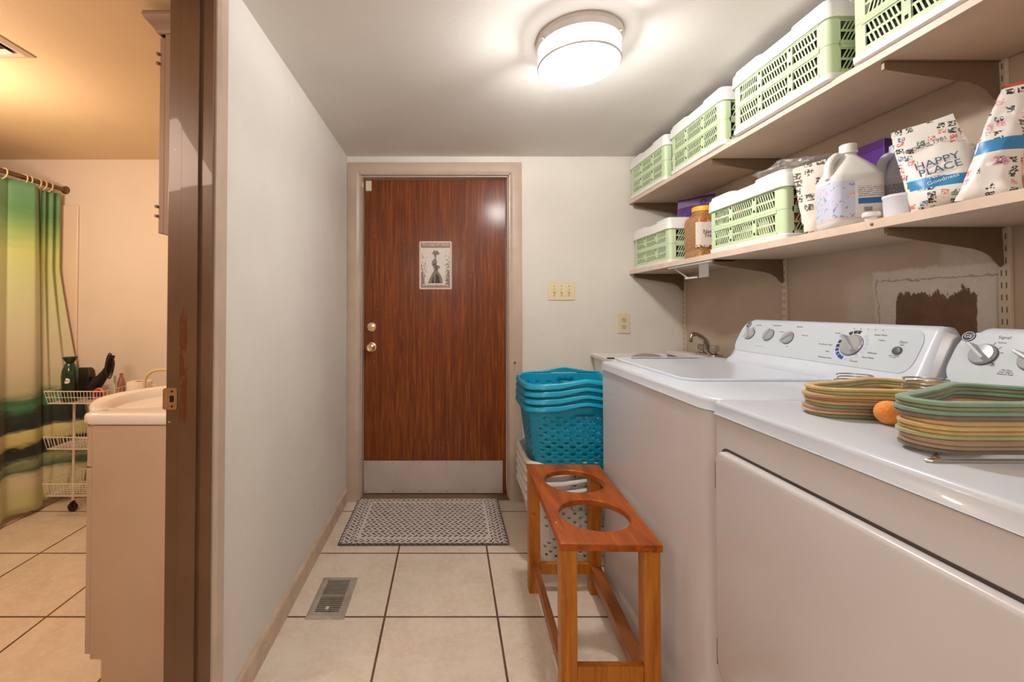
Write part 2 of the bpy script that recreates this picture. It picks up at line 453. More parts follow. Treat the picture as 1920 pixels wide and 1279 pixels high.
# strike plate with a D shaped hole
def plate_hole(g, outer, inner, axis, h0, h1, M=None):
    n = len(outer)
    def q(p, h): return {'x': (h, p[0], p[1]), 'y': (p[0], h, p[1]), 'z': (p[0], p[1], h)}[axis]
    g.loft([[q(p, h0) for p in outer], [q(p, h1) for p in outer], [q(p, h1) for p in inner], [q(p, h0) for p in inner], [q(p, h0) for p in outer]], cap0=False, cap1=False, M=M)
def resample(poly, n, c):
    """points of poly hit by n rays from c"""
    out = []
    for k in range(n):
        a = 2 * PI * k / n + .01; d = (math.cos(a), math.sin(a)); best = None
        for i in range(len(poly)):
            p, q = poly[i], poly[(i + 1) % len(poly)]
            ex, ey = q[0] - p[0], q[1] - p[1]; den = d[0] * ey - d[1] * ex
            if abs(den) < 1e-12: continue
            t = ((p[0] - c[0]) * ey - (p[1] - c[1]) * ex) / den
            u = ((p[0] - c[0]) * d[1] - (p[1] - c[1]) * d[0]) / den
            if t > 0 and -1e-6 <= u <= 1 + 1e-6 and (best is None or t < best): best = t
        out.append((c[0] + d[0] * best, c[1] + d[1] * best))
    return out
c = (-.7425, .957)
out = resample(rrect(.0185, .029, .004, 4, -.7475, .957), 40, c)
inn = resample([(c[0] - .006, c[1] - .009), (c[0] + .003, c[1] - .009), (c[0] + .0055, c[1] - .006), (c[0] + .0055, c[1] + .006), (c[0] + .003, c[1] + .009), (c[0] - .006, c[1] + .009)], 40, c)
g = G(); plate_hole(g, out, inn, 'y', 1.1682, 1.1705)
g.prism([(-.766, .931), (-.758, .931), (-.758, .983), (-.766, .983)], 'y', 1.1665, 1.1695)
g.cur = 1; g.box(-.7490, -.7368, 1.1690, 1.1705, .9475, .9665)
for zz in (.937, .977): g.lathe([(.0032, 0), (.003, .0004)], 12, M=Ry(-.7425, zz, 1.1682))
part('strike_plate', g, [M_brass, M_dark], jamb, smooth=0)
for (x, z) in ((-.742, 1.63), (-.75, .895)): part('nail_head', G().lathe([(.0022, 0), (.0015, .0008)], 8, M=Ry(x, z, 1.17)), M_ivory, jamb)

# ================================================================== DOOR THINGS
t = thing('contact_sensor', (-.523, 2.80, 1.985), 'small white magnetic contact sensor at the top corner of the brown door', 'sensor')
part('sensor_body', G().box(-.538, -.500, 2.785, 2.7995, 1.955, 2.022), M_ivory, t, bevel=.003)
part('magnet', G().box(-.554, -.544, 2.733, 2.7445, 1.962, 1.995), M_ivory, t, bevel=.002)

# poster: framed tin sign of a lady in a long dress
t = thing('poster', (-.088, 2.80, 1.47), 'small grey vintage sign of a lady in a long dress on the brown door', 'sign')
X0, X1, Z0, Z1 = -.192, .018, 1.322, 1.632
pt = NT('sign_print'); v, x, y, z = pt.coord()
cxp, cz = .104, 0
lx = x; lz = z - .005
n = pt.noise(v, 130, 4, .75); n3 = pt.noise(v, 42, 3, .6)
side = (lx.abs()).smooth(.02, .085) * lz.smooth(-.11, .10).inv() * .9 + (lx.abs()).smooth(.03, .09) * .5
leaf = (n + n3 * .5 + side * .22).smooth(.92, 1.02)
bgc = pt.mix(leaf, (222, 208, 198), (120, 104, 96))
inside = (lx.abs()).lt(.092) * (lz).gt(-.124) * (lz).lt(.112)
band = ((lx.abs()).lt(.094)) * ((lz + .133).abs().lt(.0095)).max((lz - .1315).abs().lt(.0165))
c1 = pt.mix(inside, (216, 190, 174), bgc)
c1 = pt.mix(band, c1, (146, 122, 112))
pt.base(c1); pt.set(rough=.5)
board = part('board', G().prism(rrect(.105, .155, .008, 5, -.087, 1.477), 'y', 2.7985, 2.80), pt.m, t)
M_fig = pm('sign_figure', (124, 108, 102), .6, c2=(142, 124, 118), vs=90)
M_figd = pm('sign_figure_dark', (66, 54, 50), .6)
M_letter = pm('sign_lettering', (232, 220, 212), .6)
def flat(g, pts, y): g.prism([(-.087 + a * .001, 1.482 + b * .001) for a, b in pts], 'y', y, y + .0004)
g = G()
flat(g, [(-52, -122), (-44, -108), (-26, -66), (-10, -38), (-14, -20), (-26, 2), (-22, 24), (-10, 34), (-4, 38), (2, 36), (8, 26), (10, 12), (4, -2), (24, -8), (30, -22), (20, -26), (14, -40), (30, -64), (44, -92), (46, -122)], 2.7980)
flat(g, [(-8, 34), (0, 34), (4, 46), (6, 56), (2, 66), (-8, 68), (-12, 58), (-6, 48)], 2.7979)
flat(g, [(-26, 72), (-10, 62), (12, 62), (28, 68), (20, 78), (10, 92), (0, 86), (-12, 94), (-14, 82)], 2.7978)
part('lady', g, M_fig, t, smooth=0)
g = G()
flat(g, [(-26, -120), (-14, -66), (-10, -120)], 2.7976); flat(g, [(-2, -120), (2, -60), (8, -60), (22, -80), (30, -120)], 2.7976)
flat(g, [(-16, -2), (-4, -8), (4, 0), (-2, 10)], 2.7976); flat(g, [(-2, -10), (8, -8), (10, -40), (4, -40)], 2.7976)
part('dress_shadow_print', g, M_figd, t, smooth=0)
def sign_text(b, s, z): 
    text('lettering', b, s, frame((-.087, 2.7982, z), (1, 0, 0), (0, 0, 1)), M_letter, t)
sign_text('AND INTO THE GARDEN I GO', .0125, 1.622)
sign_text('TO LOSE MY MIND', .0205, 1.6075)
sign_text('AND FIND MY SOUL', .0185, 1.349)

# ================================================================== CEILING LAMP
t = thing('ceiling_light', (LX, LY, CEIL), 'round flush ceiling lamp with a clear ribbed glass drum and white pan', 'lamp')
T = Matrix.Translation((LX, LY, CEIL))
part('pan', G().lathe([(.147, 0), (.149, -.006), (.150, -.010), (.146, -.014), (.144, -.034), (.142, -.036), (.05, -.034), (0.001, -.034)], 64, M=T, cap1=True), pm('lamp_pan_metal', (214, 206, 198), .3, .4), t)
gt = NT('prismatic_glass'); v, x, y, z = gt.coord()
tr = gt.node('ShaderNodeBsdfTransparent'); tr.inputs[0].default_value = (1, 1, 1, 1)
tl = gt.node('ShaderNodeBsdfTranslucent'); tl.inputs[0].default_value = (1, 1, 1, 1)
gl = gt.node('ShaderNodeBsdfGlossy'); gl.inputs['Roughness'].default_value = .15
vor = gt.node('ShaderNodeTexVoronoi'); gt.link(v, vor.inputs['Vector']); vor.inputs['Scale'].default_value = 170
bp = gt.node('ShaderNodeBump'); bp.inputs['Strength'].default_value = .6; bp.inputs['Distance'].default_value = .003
gt.link(vor.outputs[0], bp.inputs['Height'])
for q in (tl, gl): gt.link(bp.outputs[0], q.inputs['Normal'])
m1 = gt.node('ShaderNodeMixShader'); m1.inputs[0].default_value = .06; gt.link(tr.outputs[0], m1.inputs[1]); gt.link(tl.outputs[0], m1.inputs[2])
m2 = gt.node('ShaderNodeMixShader'); m2.inputs[0].default_value = .08; gt.link(m1.outputs[0], m2.inputs[1]); gt.link(gl.outputs[0], m2.inputs[2])
gt.link(m2.outputs[0], gt.n['Material Output'].inputs[0])
prof = [(.140, -.030), (.1405, -.060), (.139, -.066), (.1405, -.072), (.1405, -.092), (.134, -.104), (.12, -.109), (.06, -.112), (.001, -.113)]
part('glass_rim', G().tube([(LX + .1395 * math.cos(a), LY + .1395 * math.sin(a), CEIL - .0955) for a in [2 * PI * i / 64 for i in range(64)]], .0042, True), pm('frosted_glass_rim', (214, 214, 216), .3), t)
part('glass_drum', G().lathe(prof, 64, M=T, cap0=False), gt.m, t, smooth=40)
for a in (200, 320, 80): part('thumb_screw', G().lathe([(.004, 0), (.004, .012)], 10, M=T @ Matrix.Rotation(math.radians(a), 4, 'Z') @ Matrix.Translation((.1385, 0, -.03)) @ Matrix.Rotation(math.radians(90), 4, 'Y')), M_chrome, t)
M_bulb = pm('bulb_glass', (255, 252, 246), .3); _b = M_bulb.node_tree.nodes['Principled BSDF']
_b.inputs['Emission Color'].default_value = (1, .96, .9, 1); _b.inputs['Emission Strength'].default_value = 2.2
for (dx, dy) in ((-.07, .055), (.07, -.055)):
    d = Vector((dx, dy, 0)).normalized()
    part('socket', G().lathe([(.014, 0), (.014, .02)], 16, M=frame((LX + dx * 1.15, LY + dy * 1.15, CEIL - .062), (0, 0, 1), (d.y, -d.x, 0)) @ Matrix.Rotation(PI, 4, 'Y') @ Matrix.Translation((0, 0, -.01))), M_ivory, t)

# ================================================================== FLOOR THINGS
# floor register
t = thing('floor_register', (-.481, 1.825, 0), 'metal floor vent register beside the left baseboard', 'vent')
x0, x1, y0, y1 = -.557, -.405, 1.695, 1.954
g = G()
o = [(x0, y0), (x1, y0), (x1, y1), (x0, y1)]; i1 = [(x0 + .012, y0 + .012), (x1 - .012, y0 + .012), (x1 - .012, y1 - .012), (x0 + .012, y1 - .012)]
i2 = [(x0 + .028, y0 + .030), (x1 - .028, y0 + .030), (x1 - .028, y1 - .022), (x0 + .028, y1 - .022)]
g.loft([[(a, b, .0003) for a, b in o], [(a, b, .002) for a, b in o], [(a, b, .0065) for a, b in i1], [(a, b, .0065) for a, b in i2], [(a, b, .002) for a, b in i2]], cap0=False, cap1=False)
part('frame', g, M_vent, t, smooth=0)
g = G(); n = 19
for k in range(n):
    yy = y0 + .033 + k * (y1 - y0 - .058) / (n - 1)
    w = .0034 if k != 9 else .007
    g.box(x0 + .028, x1 - .028, yy - w / 2, yy + w / 2, .002, .0058)
part('louvre', g, M_vent, t, smooth=0)
part('backing', G().box(x0 + .02, x1 - .02, y0 + .02, y1 - .02, .0004, .0012), M_dark, t)
part('lever', G().box(-.490, -.478, y0 + .045, y0 + .060, .0055, .011), M_ivory, t, bevel=.001)

# door mat
mt = NT('woven_mat'); v, x, y, z = mt.coord()
nz = (mt.noise(v, 70, 3) - .5) * .018
X = x + nz; Y = y + (mt.noise(v, 42, 3) - .5) * .016
p, q = .0300, .0250
def dashes(u, w, p, q, s):
    row = (w / q).floor(); par = row.mod(2.0)
    a = (u / p + par * .5).fract() - .5; b = (w / q).fract() - .5
    sl = (par * 2 - 1) * b * s if s > 0 else b * (-s)
    return ((a + sl).abs().smooth(.17, .25).inv()) * (b.abs().smooth(.34, .44).inv())
field = dashes(X, Y, p, q, .75)
side = dashes(Y, X, .030, .024, .8)
hx, hy = .433, .262
isfield = (x.abs()).lt(hx - .085) * (y.abs()).lt(hy - .05)
ring = ((x.abs() - (hx - .092)).abs().lt(.007) * y.abs().lt(hy - .05)).max((y.abs() - (hy - .055)).abs().lt(.007) * x.abs().lt(hx - .09))
dark = mt.n.new('ShaderNodeMix'); dark.data_type = 'FLOAT'
mt.link((x.abs()).lt(hx - .085).s, dark.inputs[0]); mt.link(side.s, dark.inputs[2]); mt.link(field.s, dark.inputs[3])
dk = Ex(mt, dark.outputs[0]) * ring.inv()
edge = (x.abs().gt(hx - .006)).max(y.abs().gt(hy - .005))
nn = mt.noise(v, 260, 3)
yarn = mt.mix(nn, (236, 222, 212), (200, 184, 174))
col = mt.mix(dk.max(edge * .9) * .95, yarn, (48, 38, 40))
mt.base(col); mt.set(rough=.95, sheen=.15)
mt.bump(nn * .4 + dk.inv(), .6, .004)
g = G().prism(rrect(.435, .264, .008, 3), 'z', .0004, .010)
mat_o = mk('door_mat', g, mt.m, bevel=.003)
mat_o.location = (-.130, 2.478, 0); mat_o.rotation_euler = (0, 0, .0035)
setp(mat_o, 'woven grey and black door mat on the tiles before the brown door', 'mat')

# ================================================================== WALL PLATES
t = thing('light_switch', (.704, YB, 1.308), 'ivory triple toggle light switch plate on the wall right of the door', 'switch')
part('cover_plate', G().box(.619, .789, YB - .006, YB - .0005, 1.250, 1.366), M_ivory, t, bevel=.003)
for k in range(3):
    x = .658 + k * .046
    tg = part('toggle', G().box(x - .0075, x + .0075, YB - .0075, YB - .006, 1.294, 1.322)
              .loft([[(x - .005, YB - .006, 1.304), (x + .005, YB - .006, 1.304), (x + .005, YB - .006, 1.318), (x - .005, YB - .006, 1.318)],
                     [(x - .004, YB - .020, 1.296), (x + .004, YB - .020, 1.296), (x + .004, YB - .020, 1.302), (x - .004, YB - .020, 1.302)]]), M_ivoryd, t, bevel=.0006)
    for zz in (1.338, 1.278): part('screw', G().lathe([(.0035, 0), (.003, .0012)], 10, M=Ry(x, zz, YB - .006)), M_brk, t)
t = thing('wall_outlet', (1.092, YB, 1.105), 'ivory duplex power outlet on the back wall near the corner', 'outlet')
part('cover_plate', G().box(1.052, 1.132, YB - .006, YB - .0005, 1.042, 1.168), M_ivory, t, bevel=.003)
for zz in (1.127, 1.083):
    s = part('socket', G().prism(rrect(.0165, .0145, .010, 5, 1.092, zz), 'y', YB - .0085, YB - .006), M_ivoryd, t, bevel=.0008)
    part('slot', G().box(1.084, 1.0865, YB - .0089, YB - .0086, zz - .002, zz + .008).box(1.0975, 1.1, YB - .0089, YB - .0086, zz - .002, zz + .007)
         .lathe([(.0028, 0), (.0028, .0004)], 10, M=Ry(1.092, zz - .008, YB - .0086)), M_dark, s, smooth=0)

# ================================================================== SHELVES
SX0, SX1 = 1.13, 1.455
def shelf(z0, th, lab):
    t = thing('shelf_board', (1.3, 1.5, z0), lab, 'shelf')
    part('board', G().box(SX0 + .002, SX1, .35, YB - .002, z0, z0 + th), M_shelf, t, bevel=.001)
    part('edge_band', G().box(SX0, SX0 + .0018, .35, YB - .002, z0, z0 + th), M_shelfe, t)
    if th > .022: part('screw', G().lathe([(.0045, 0), (.004, .002), (.001, .003)], 10, M=Matrix.Translation((SX0, 1.158, z0 + .012)) @ Matrix.Rotation(math.radians(-90), 4, 'Y')), M_brk, t)
shelf(1.852, .020, 'upper long beige wall shelf carrying a row of green crates')
shelf(1.412, .024, 'lower long beige wall shelf carrying crates, jar, jugs and bags')
st = NT('slotted_standard'); v, x, y, z = st.coord()
f = (z / .032).fract()
slot = ((f - .5).abs().lt(.24)) * ((y.abs() - .0050).abs().lt(.0015))
st.base(st.mix(slot, (206, 190, 168), (110, 88, 66))); st.set(rough=.4)
for yy, z0, lab in ((2.69, .90, 'slotted shelf standard in the corner behind the sink faucet'), (1.887, .70, 'slotted shelf standard above the middle of the washer'), (1.138, .70, 'slotted shelf standard nearest the camera beside the wall patch')):
    o = mk('shelf_standard', G().box(XR - .010, XR - .0005, -.0125, .0125, 0, 2.10 - z0), st.m, bevel=.001)
    o.location = (0, yy, z0); setp(o, lab, 'shelf standard', 'slotted shelf standards')
def bracket(yy, zt, lab):
    pr = [(1.450, zt), (1.453, zt - .098), (1.447, zt - .104), (1.436, zt - .095), (1.42, zt - .076), (1.40, zt - .064), (1.375, zt - .056), (1.17, zt - .024), (1.15, zt - .020), (1.15, zt)]
    t = thing('shelf_bracket', (1.30, yy, zt), lab, 'bracket', 'metal shelf brackets')
    part('arm', G().prism(pr, 'y', yy - .002, yy + .002).box(1.15, 1.45, yy - .008, yy + .008, zt - .003, zt - .0005), M_brk, t, bevel=.0006)
    part('tip_hook', G().box(1.146, 1.1515, yy - .004, yy + .004, zt - .022, zt - .0005), M_brk, t)
for yy, a in ((2.69, 'in the far corner'), (1.887, 'at the middle of the shelf'), (1.138, 'nearest the camera')):
    bracket(yy, 1.852, 'brown metal bracket under the upper shelf ' + a)
    bracket(yy, 1.412, 'brown metal bracket under the lower shelf ' + a)

# white ironing board hanger plate under the lower shelf
t = thing('wall_hanger_holder', (1.22, 2.0, 1.40), 'white plastic holder with two angled arms under the lower shelf', 'holder')
part('top_plate', G().box(1.136, 1.24, 1.885, 2.255, 1.402, 1.4115), M_wbask, t, bevel=.002)
for (a, b, w) in ((1.93, 2.00, 1), (2.10, 2.20, 0)):
    if w: g = G().loft([[(1.15, 1.93, 1.402), (1.156, 1.93, 1.402), (1.156, 2.00, 1.402), (1.15, 2.00, 1.402)], [(1.19, 2.00, 1.345), (1.196, 2.00, 1.345), (1.196, 2.07, 1.345), (1.19, 2.07, 1.345)]])
    else:
        g = G().loft([[(1.15, 2.225, 1.402), (1.155, 2.225, 1.402), (1.155, 2.212, 1.402), (1.15, 2.212, 1.402)], [(1.18, 2.165, 1.352), (1.185, 2.165, 1.352), (1.185, 2.15, 1.352), (1.18, 2.15, 1.352)]])
        g.box(1.176, 1.188, 2.075, 2.165, 1.344, 1.352)
    part('arm', g, M_wbask, t, bevel=.001)
part('screw', G().lathe([(.005, 0), (.005, .004)], 10, M=Matrix.Translation((1.145, 1.895, 1.397))), M_chrome, t)

# ================================================================== GREEN CRATES
CL, CW = .437, .25
def slats(g, s0, s1, z0, z1, lean, P, th=.0016):
    """slotted panel between s0..s1, z0..z1; P maps (s, z, depth)"""
    def bar(pts):
        g.loft([[P(a, b, 0) for a, b in pts], [P(a, b, th) for a, b in pts]])
    zm = (z0 + z1) / 2; rh = .0035
    bar([(s0, z0), (s1, z0), (s1, z0 + rh * 1.5), (s0, z0 + rh * 1.5)])
    bar([(s0, zm - rh), (s1, zm - rh), (s1, zm + rh), (s0, zm + rh)])
    bar([(s0, z1 - rh * 1.5), (s1, z1 - rh * 1.5), (s1, z1), (s0, z1)])
    pitch = .0112; n = int((s1 - s0) / pitch); pitch = (s1 - s0) / n; w = pitch * .19
    for (a, b) in ((z0 + rh, zm), (zm, z1 - rh)):
        d = lean * (b - a) * .35
        for k in range(n + 1):
            c = s0 + k * pitch
            cl = lambda q: min(max(q, s0), s1)
            lo, hi = c - d / 2, c + d / 2
            if lo + w < s0 or hi - w > s1 or hi + w < s0 or lo - w > s1: continue
            bar([(cl(lo - w), a), (cl(lo + w), a), (cl(hi + w), b), (cl(hi - w), b)])
def crate(loc, rz, label, group):
    t = thing('storage_crate', loc, label, 'crate', group, rz)
    a, b = CW / 2, CL / 2
    part_ = lambda n, g, m, **k: mk(n, g, m, parent=t, local=True, **k)
    g = G().loft([[(p[0], p[1], z) for p in rrect(a + o, b + o, .018, 5)] for z, o in ((0, -.006), (.003, -.001), (.019, 0), (.0215, -.002), (.0215, -.010), (.010, -.012))], cap1=True)
    part_('base_tray', g, M_crw)
    for tier, nm in ((.0215, 'lower_tier'), (.1065, 'upper_tier')):
        h = .083 if tier > .1 else .084
        g = G(); z0, z1 = tier, tier + h
        for sx in (1, -1):
            for sy in (1, -1):   # rounded corner posts
                arc = [((a - .022) + .018 * math.cos(q), (b - .022) + .018 * math.sin(q)) for q in [math.radians(i * 15) for i in range(7)]]
                arc = [(a - .004, b - .044)] + arc + [(a - .040, b - .004)]
                inn = [(p[0] - .003 if i < 4 else p[0], p[1] if i < 4 else p[1] - .003) for i, p in enumerate(arc)]
                inn = [(a - .0075, b - .044)] + [((a - .022) + .0145 * math.cos(q), (b - .022) + .0145 * math.sin(q)) for q in [math.radians(i * 15) for i in range(7)]] + [(a - .040, b - .0075)]
                poly = [(sx * p[0], sy * p[1]) for p in arc + inn[::-1]]
                g.prism(poly, 'z', z0, z1)
        for sx in (1, -1):
            for k, (s0, s1) in enumerate(((-b + .044, -b + .138), (-b + .160, b - .160), (b - .138, b - .044))):
                ln = 1 if (k != 2 or tier < .1) else -1
                slats(g, s0, s1, z0 + .008, z1 - .008, ln * -sx, lambda s, z, d: (sx * (a - .005 - d), s, z))
            for s0, s1 in ((-b + .138, -b + .160), (b - .160, b - .138)):
                g.box(*sorted((sx * (a - .003), sx * (a - .009))), s0, s1, z0, z1)
                g.cur = 1
                for zz in (z0 + .016, z1 - .022): g.box(*sorted((sx * (a - .0024), sx * (a - .004))), (s0 + s1) / 2 - .005, (s0 + s1) / 2 + .003, zz, zz + .010)
                g.cur = 0
            g.box(*sorted((sx * (a - .001), sx * (a - .008))), -b + .035, b - .035, z1 - .009, z1)
            g.box(*sorted((sx * (a - .002), sx * (a - .008))), -b + .035, b - .035, z0, z0 + .009)
        for sy in (1, -1):
            for s0, s1 in ((-a + .044, -.012), (.012, a - .044)):
                slats(g, s0, s1, z0 + .008, z1 - .008, 1.6, lambda s, z, d: (s, sy * (b - .007 - d), z))
            g.box(-.012, .012, *sorted((sy * (b - .006), sy * (b - .011))), z0, z1)
            g.box(-a + .035, a - .035, *sorted((sy * (b - .004), sy * (b - .011))), z1 - .009, z1)
            g.box(-a + .035, a - .035, *sorted((sy * (b - .004), sy * (b - .011))), z0, z0 + .009)
        part_(nm, g, [M_mint, M_dark], smooth=30)
    # lid with deep skirt, raised plateau at both ends
    g = G().loft([[(p[0], p[1], z) for p in rrect(a + o, b + o, .024, 6)] for z, o in ((.184, .0), (.183, .005), (.226, .003), (.231, .000), (.232, -.006), (.232, -.012))], cap0=True)
    part_('lid', g, M_crw, smooth=40)
    for y0, y1 in ((-b + .004, -.062), (.062, b - .004)):
        g = G()
        cy = (y0 + y1) / 2; hy = (y1 - y0) / 2
        g.loft([[(p[0], p[1], z) for p in rrect(a - o, hy - o, .02, 5, 0, cy)] for z, o in ((.2315, .002), (.243, .004), (.2455, .008))])
        part_('lid_ridge', g, M_crw, smooth=40)
    return t
TU, TL = 1.872, 1.436
G1 = 'green crates on the upper shelf'; G2 = 'green crates on the lower shelf'
c0 = crate((1.251, 2.478, TU), 0, 'green slotted crate at the far end of the upper shelf, touching the back wall', G1)
def dup(root, loc, rz, label, group):
    r = copy_tree(root); r.location = loc; r.rotation_euler = (0, 0, rz); setp(r, label, None, group)
    ORG[r.name] = Vector(loc); return r
dup(c0, (1.247, 1.985, TU), -.02, 'green slotted crate on the upper shelf, second from the back wall', G1)
dup(c0, (1.237, 1.480, TU), .0, 'green slotted crate on the upper shelf, second nearest the camera', G1)
dup(c0, (1.243, .985, TU), 0, 'green slotted crate on the upper shelf cut off by the top edge of the photo', G1)
dup(c0, (1.277, 2.492, TL), 0, 'green slotted crate on the lower shelf touching the back wall, behind the jar', G2)
dup(c0, (1.271, 1.700, TL), -.01, 'green slotted crate on the lower shelf between the jar and the icon printed bag', G2)

M_darkfill = pm('added_dark_fill', (58, 54, 40), .9, c2=(34, 34, 28), vs=14)  # dark blocks added inside the crates so their slots read black
mc_ = NT('mixed_contents'); v, x, y, z = mc_.coord()
vo = mc_.node('ShaderNodeTexVoronoi'); mc_.link(v, vo.inputs['Vector']); vo.inputs['Scale'].default_value = 16
sc_ = mc_.node('ShaderNodeSeparateColor'); mc_.link(vo.outputs['Color'], sc_.inputs[0])
mc_.base(mc_.ramp(Ex(mc_, sc_.outputs[0]), [(0, (60, 56, 44)), (.35, (216, 206, 190)), (.6, (206, 170, 80)), (.72, (178, 70, 44)), (.82, (90, 80, 60))], 'CONSTANT')); mc_.set(rough=.6)
from mathutils import noise as mnz
def contents(loc, lab, m, seed):
    g = G(); a, b = CW / 2 - .016, CL / 2 - .018
    rings = []
    for z, o in ((.0225, .01), (.03, 0), (.10, 0), (.150, .004), (.168, .02)):
        rings.append([(p[0] * (1 + .0 * seed), p[1], z) for p in rrect(a - o, b - o, .03, 5)])
    NX, NY = 10, 16
    g.loft(rings, cap1=True)
    o = mk('crate_fill', g, m, smooth=60); o.location = loc
    setp(o, lab, 'contents', None, 'stuff'); return o
for k, (loc, m, lab) in enumerate((
        ((1.251, 2.478, TU), M_darkfill, 'dark fill added to darken the slots of the upper crate touching the back wall'),
        ((1.247, 1.985, TU), M_darkfill, 'dark fill added to darken the slots of the upper crate second from the back wall'),
        ((1.237, 1.480, TU), M_darkfill, 'dark fill added to darken the slots of the upper crate second nearest the camera'),
        ((1.243, .985, TU), M_darkfill, 'dark fill added to darken the slots of the upper crate cut off by the photo'),
        ((1.277, 2.492, TL), M_darkfill, 'dark fill added to darken the slots of the lower crate behind the jar'),
        ((1.271, 1.700, TL), mc_.m, 'mixed white, yellow and red packets inside the lower crate by the jugs'))):
    contents(loc, lab, m, k)
# ================================================================== APPLIANCES
XF = .655; ZT = .973
def rotT(p, z=0): return Matrix.Translation(p) @ Matrix.Rotation(z, 4, 'Z')
def appliance(name, y0, y1, label, cat, chamfer):
    t = thing(name, ((XF + 1.33) / 2, (y0 + y1) / 2, 0), label, cat)
    c = chamfer
    if c: fp = [(XF, y0 + .055), (XF + .004, y0 + .040), (XF + .022, y0 + .006), (XF + .03, y0), (1.33, y0), (1.33, y1), (XF + .02, y1), (XF, y1 - .006)]
    else: fp = [(XF, y0 + .004), (XF + .004, y0), (1.33, y0), (1.33, y1), (XF + .004, y1), (XF, y1 - .004)]
    part('cabinet', G().prism([(p[0] + .003, p[1] + (.002 if p[1] < (y0 + y1) / 2 else -.002)) for p in fp], 'z', .02, ZT - .036), M_white, t, smooth=30)
    g = G(); rings = []
    cx = (XF + 1.33) / 2; cy = (y0 + y1) / 2
    for z, o in ((ZT - .033, .002), (ZT - .030, 0), (ZT - .010, 0), (ZT - .003, -.002), (ZT, -.008)):
        rings.append([(p[0] + (-o if p[0] < cx else 0), p[1] + (-o if p[1] < cy else o), z) for p in fp])
    g.loft(rings)
    part('top_panel', g, M_whitetop, t, smooth=60)
    return t
# ---- washer
WY0, WY1 = 1.088, 1.873
w = appliance('washing_machine', WY0, WY1, 'white top-loading washing machine behind the wooden bench, nearer the back wall', 'washing machine', True)
lid = rrect(.245, .31, .05, 8, .975, 1.655)
part('lid', G().loft([[(p[0] * (1 - o) + .975 * o, p[1] * (1 - o) + 1.655 * o, z) for p in lid] for z, o in ((ZT + .0005, .0), (ZT + .006, .0), (ZT + .0075, .008), (ZT + .0075, .06), (ZT + .0045, .12))]), M_whitetop, w, smooth=50)
FA = (1.195, 1.005); FB = (1.268, 1.150)     # console face, base and top (x, z)
fl = math.hypot(FB[0] - FA[0], FB[1] - FA[1]); fd = ((FB[0] - FA[0]) / fl, (FB[1] - FA[1]) / fl)
def FP(y, t, out=0.0):
    """point on the console face: y along the machine, t up the slope, out towards the room"""
    return (FA[0] + fd[0] * t - fd[1] * out, y, FA[1] + fd[1] * t + fd[0] * out)
def FM(y, t, out=0.0): return frame(FP(y, t, out), (0, -1, 0), (fd[0], 0, fd[1]))
def console(par, y0, y1):
    prof = [(FA[0] - .012, ZT - .001), (FA[0] - .010, FA[1] - .012), (FA[0] - .004, FA[1] - .004), FA, (FB[0] - .004, FB[1] - .010), (FB[0] + .002, FB[1] - .002), (FB[0] + .012, FB[1] + .003), (FB[0] + .04, FB[1]), (1.325, FB[1] - .03), (1.325, ZT - .001)]
    g = G(); rings = []; R = .075
    N = 9; ys = []
    for k in range(N + 1):
        a = PI / 2 * k / N
        ys.append((1 - math.cos(a), math.sin(a)))
    seq = [(y0 + (.030 * q[0]), q[1]) for q in ys] + [(y1 - (.060 * q[0]), q[1]) for q in ys[::-1]]
    for yy, s in seq:
        hh = .18 + .82 * s
        rings.append([(1.30 + (p[0] - 1.30) * (.93 + .07 * s) if p[1] > ZT else p[0], yy, ZT + (p[1] - ZT) * hh) for p in prof])
    g.loft(rings); g.cur = 0
    c = part('console', g, M_whitetop, par, smooth=50)
    return c
cons = console(w, WY0 + .012, WY1)
def face_poly(pts, m, name, parent, out=.0012, th=.0012, **k):
    g = G().loft([[FP(y, t, out - th) for y, t in pts], [FP(y, t, out) for y, t in pts]])
    return part(name, g, m, parent, **k)
def fround(y0, y1, t0, t1, r0, r1):
    pts = []
    for (cy, ct, a0, rr) in ((y0 + r0, t1 - r1, 90, 0), (y1 - r0, t1 - r1, 0, 1), (y1 - r0, t0 + r1, -90, 2), (y0 + r0, t0 + r1, 180, 3)):
        a = {0: (90, 180), 1: (90, 0), 2: (0, -90), 3: (270, 180)}[rr]
        q = [(a[0] + (a[1] - a[0]) * i / 6) for i in range(7)]
        if rr == 0: q = q[::-1]
        if rr == 3: q = q
        pts += [(cy + r0 * math.cos(math.radians(d)), ct + r1 * math.sin(math.radians(d))) for d in q]
    return pts
# order: left-top corner arc (180->90), right-top (90->0), right-bottom (0->-90), left-bottom (270->180)
pp = fround(WY0 + .055, WY1 - .022, .022, .152, .03, .045)
face_poly(pp, M_panel, 'control_panel', cons, out=.0015, th=.003, smooth=20)
def knob(par, y, t, r, ang, h=.018, name='knob'):
    """round dial with a raised grip wing"""
    M = FM(y, t, .0015)
    k = part(name, G().lathe([(r, 0), (r, .004), (r * .94, .006), (r * .9, .009), (r * .3, .0105)], 32, M=M), M_knob, par)
    Mr = M @ Matrix.Rotation(math.radians(ang), 4, 'Z')
    w = r * .22; g = G()
    g.loft([[(-w, -r * .98, .005), (w, -r * .98, .005), (w * 1.2, r * .98, .005), (-w * 1.2, r * .98, .005)],
            [(-w * .6, -r * .9, h * .8), (w * .6, -r * .9, h * .8), (w * .6, r * 1.02, h), (-w * .6, r * 1.02, h)]], M=Mr)
    part('grip', g, M_knob, k, bevel=.001)
    part('rim', G().lathe([(r + .0012, -.0008), (r + .0012, .003), (r, .0035)], 32, M=M, cap0=False, cap1=False), M_knobd, k)
    return k
def ftext(par, b, y, t, s, m=None): text('printed_label', b, s, FM(y, t, .0016), m or M_ink, par)
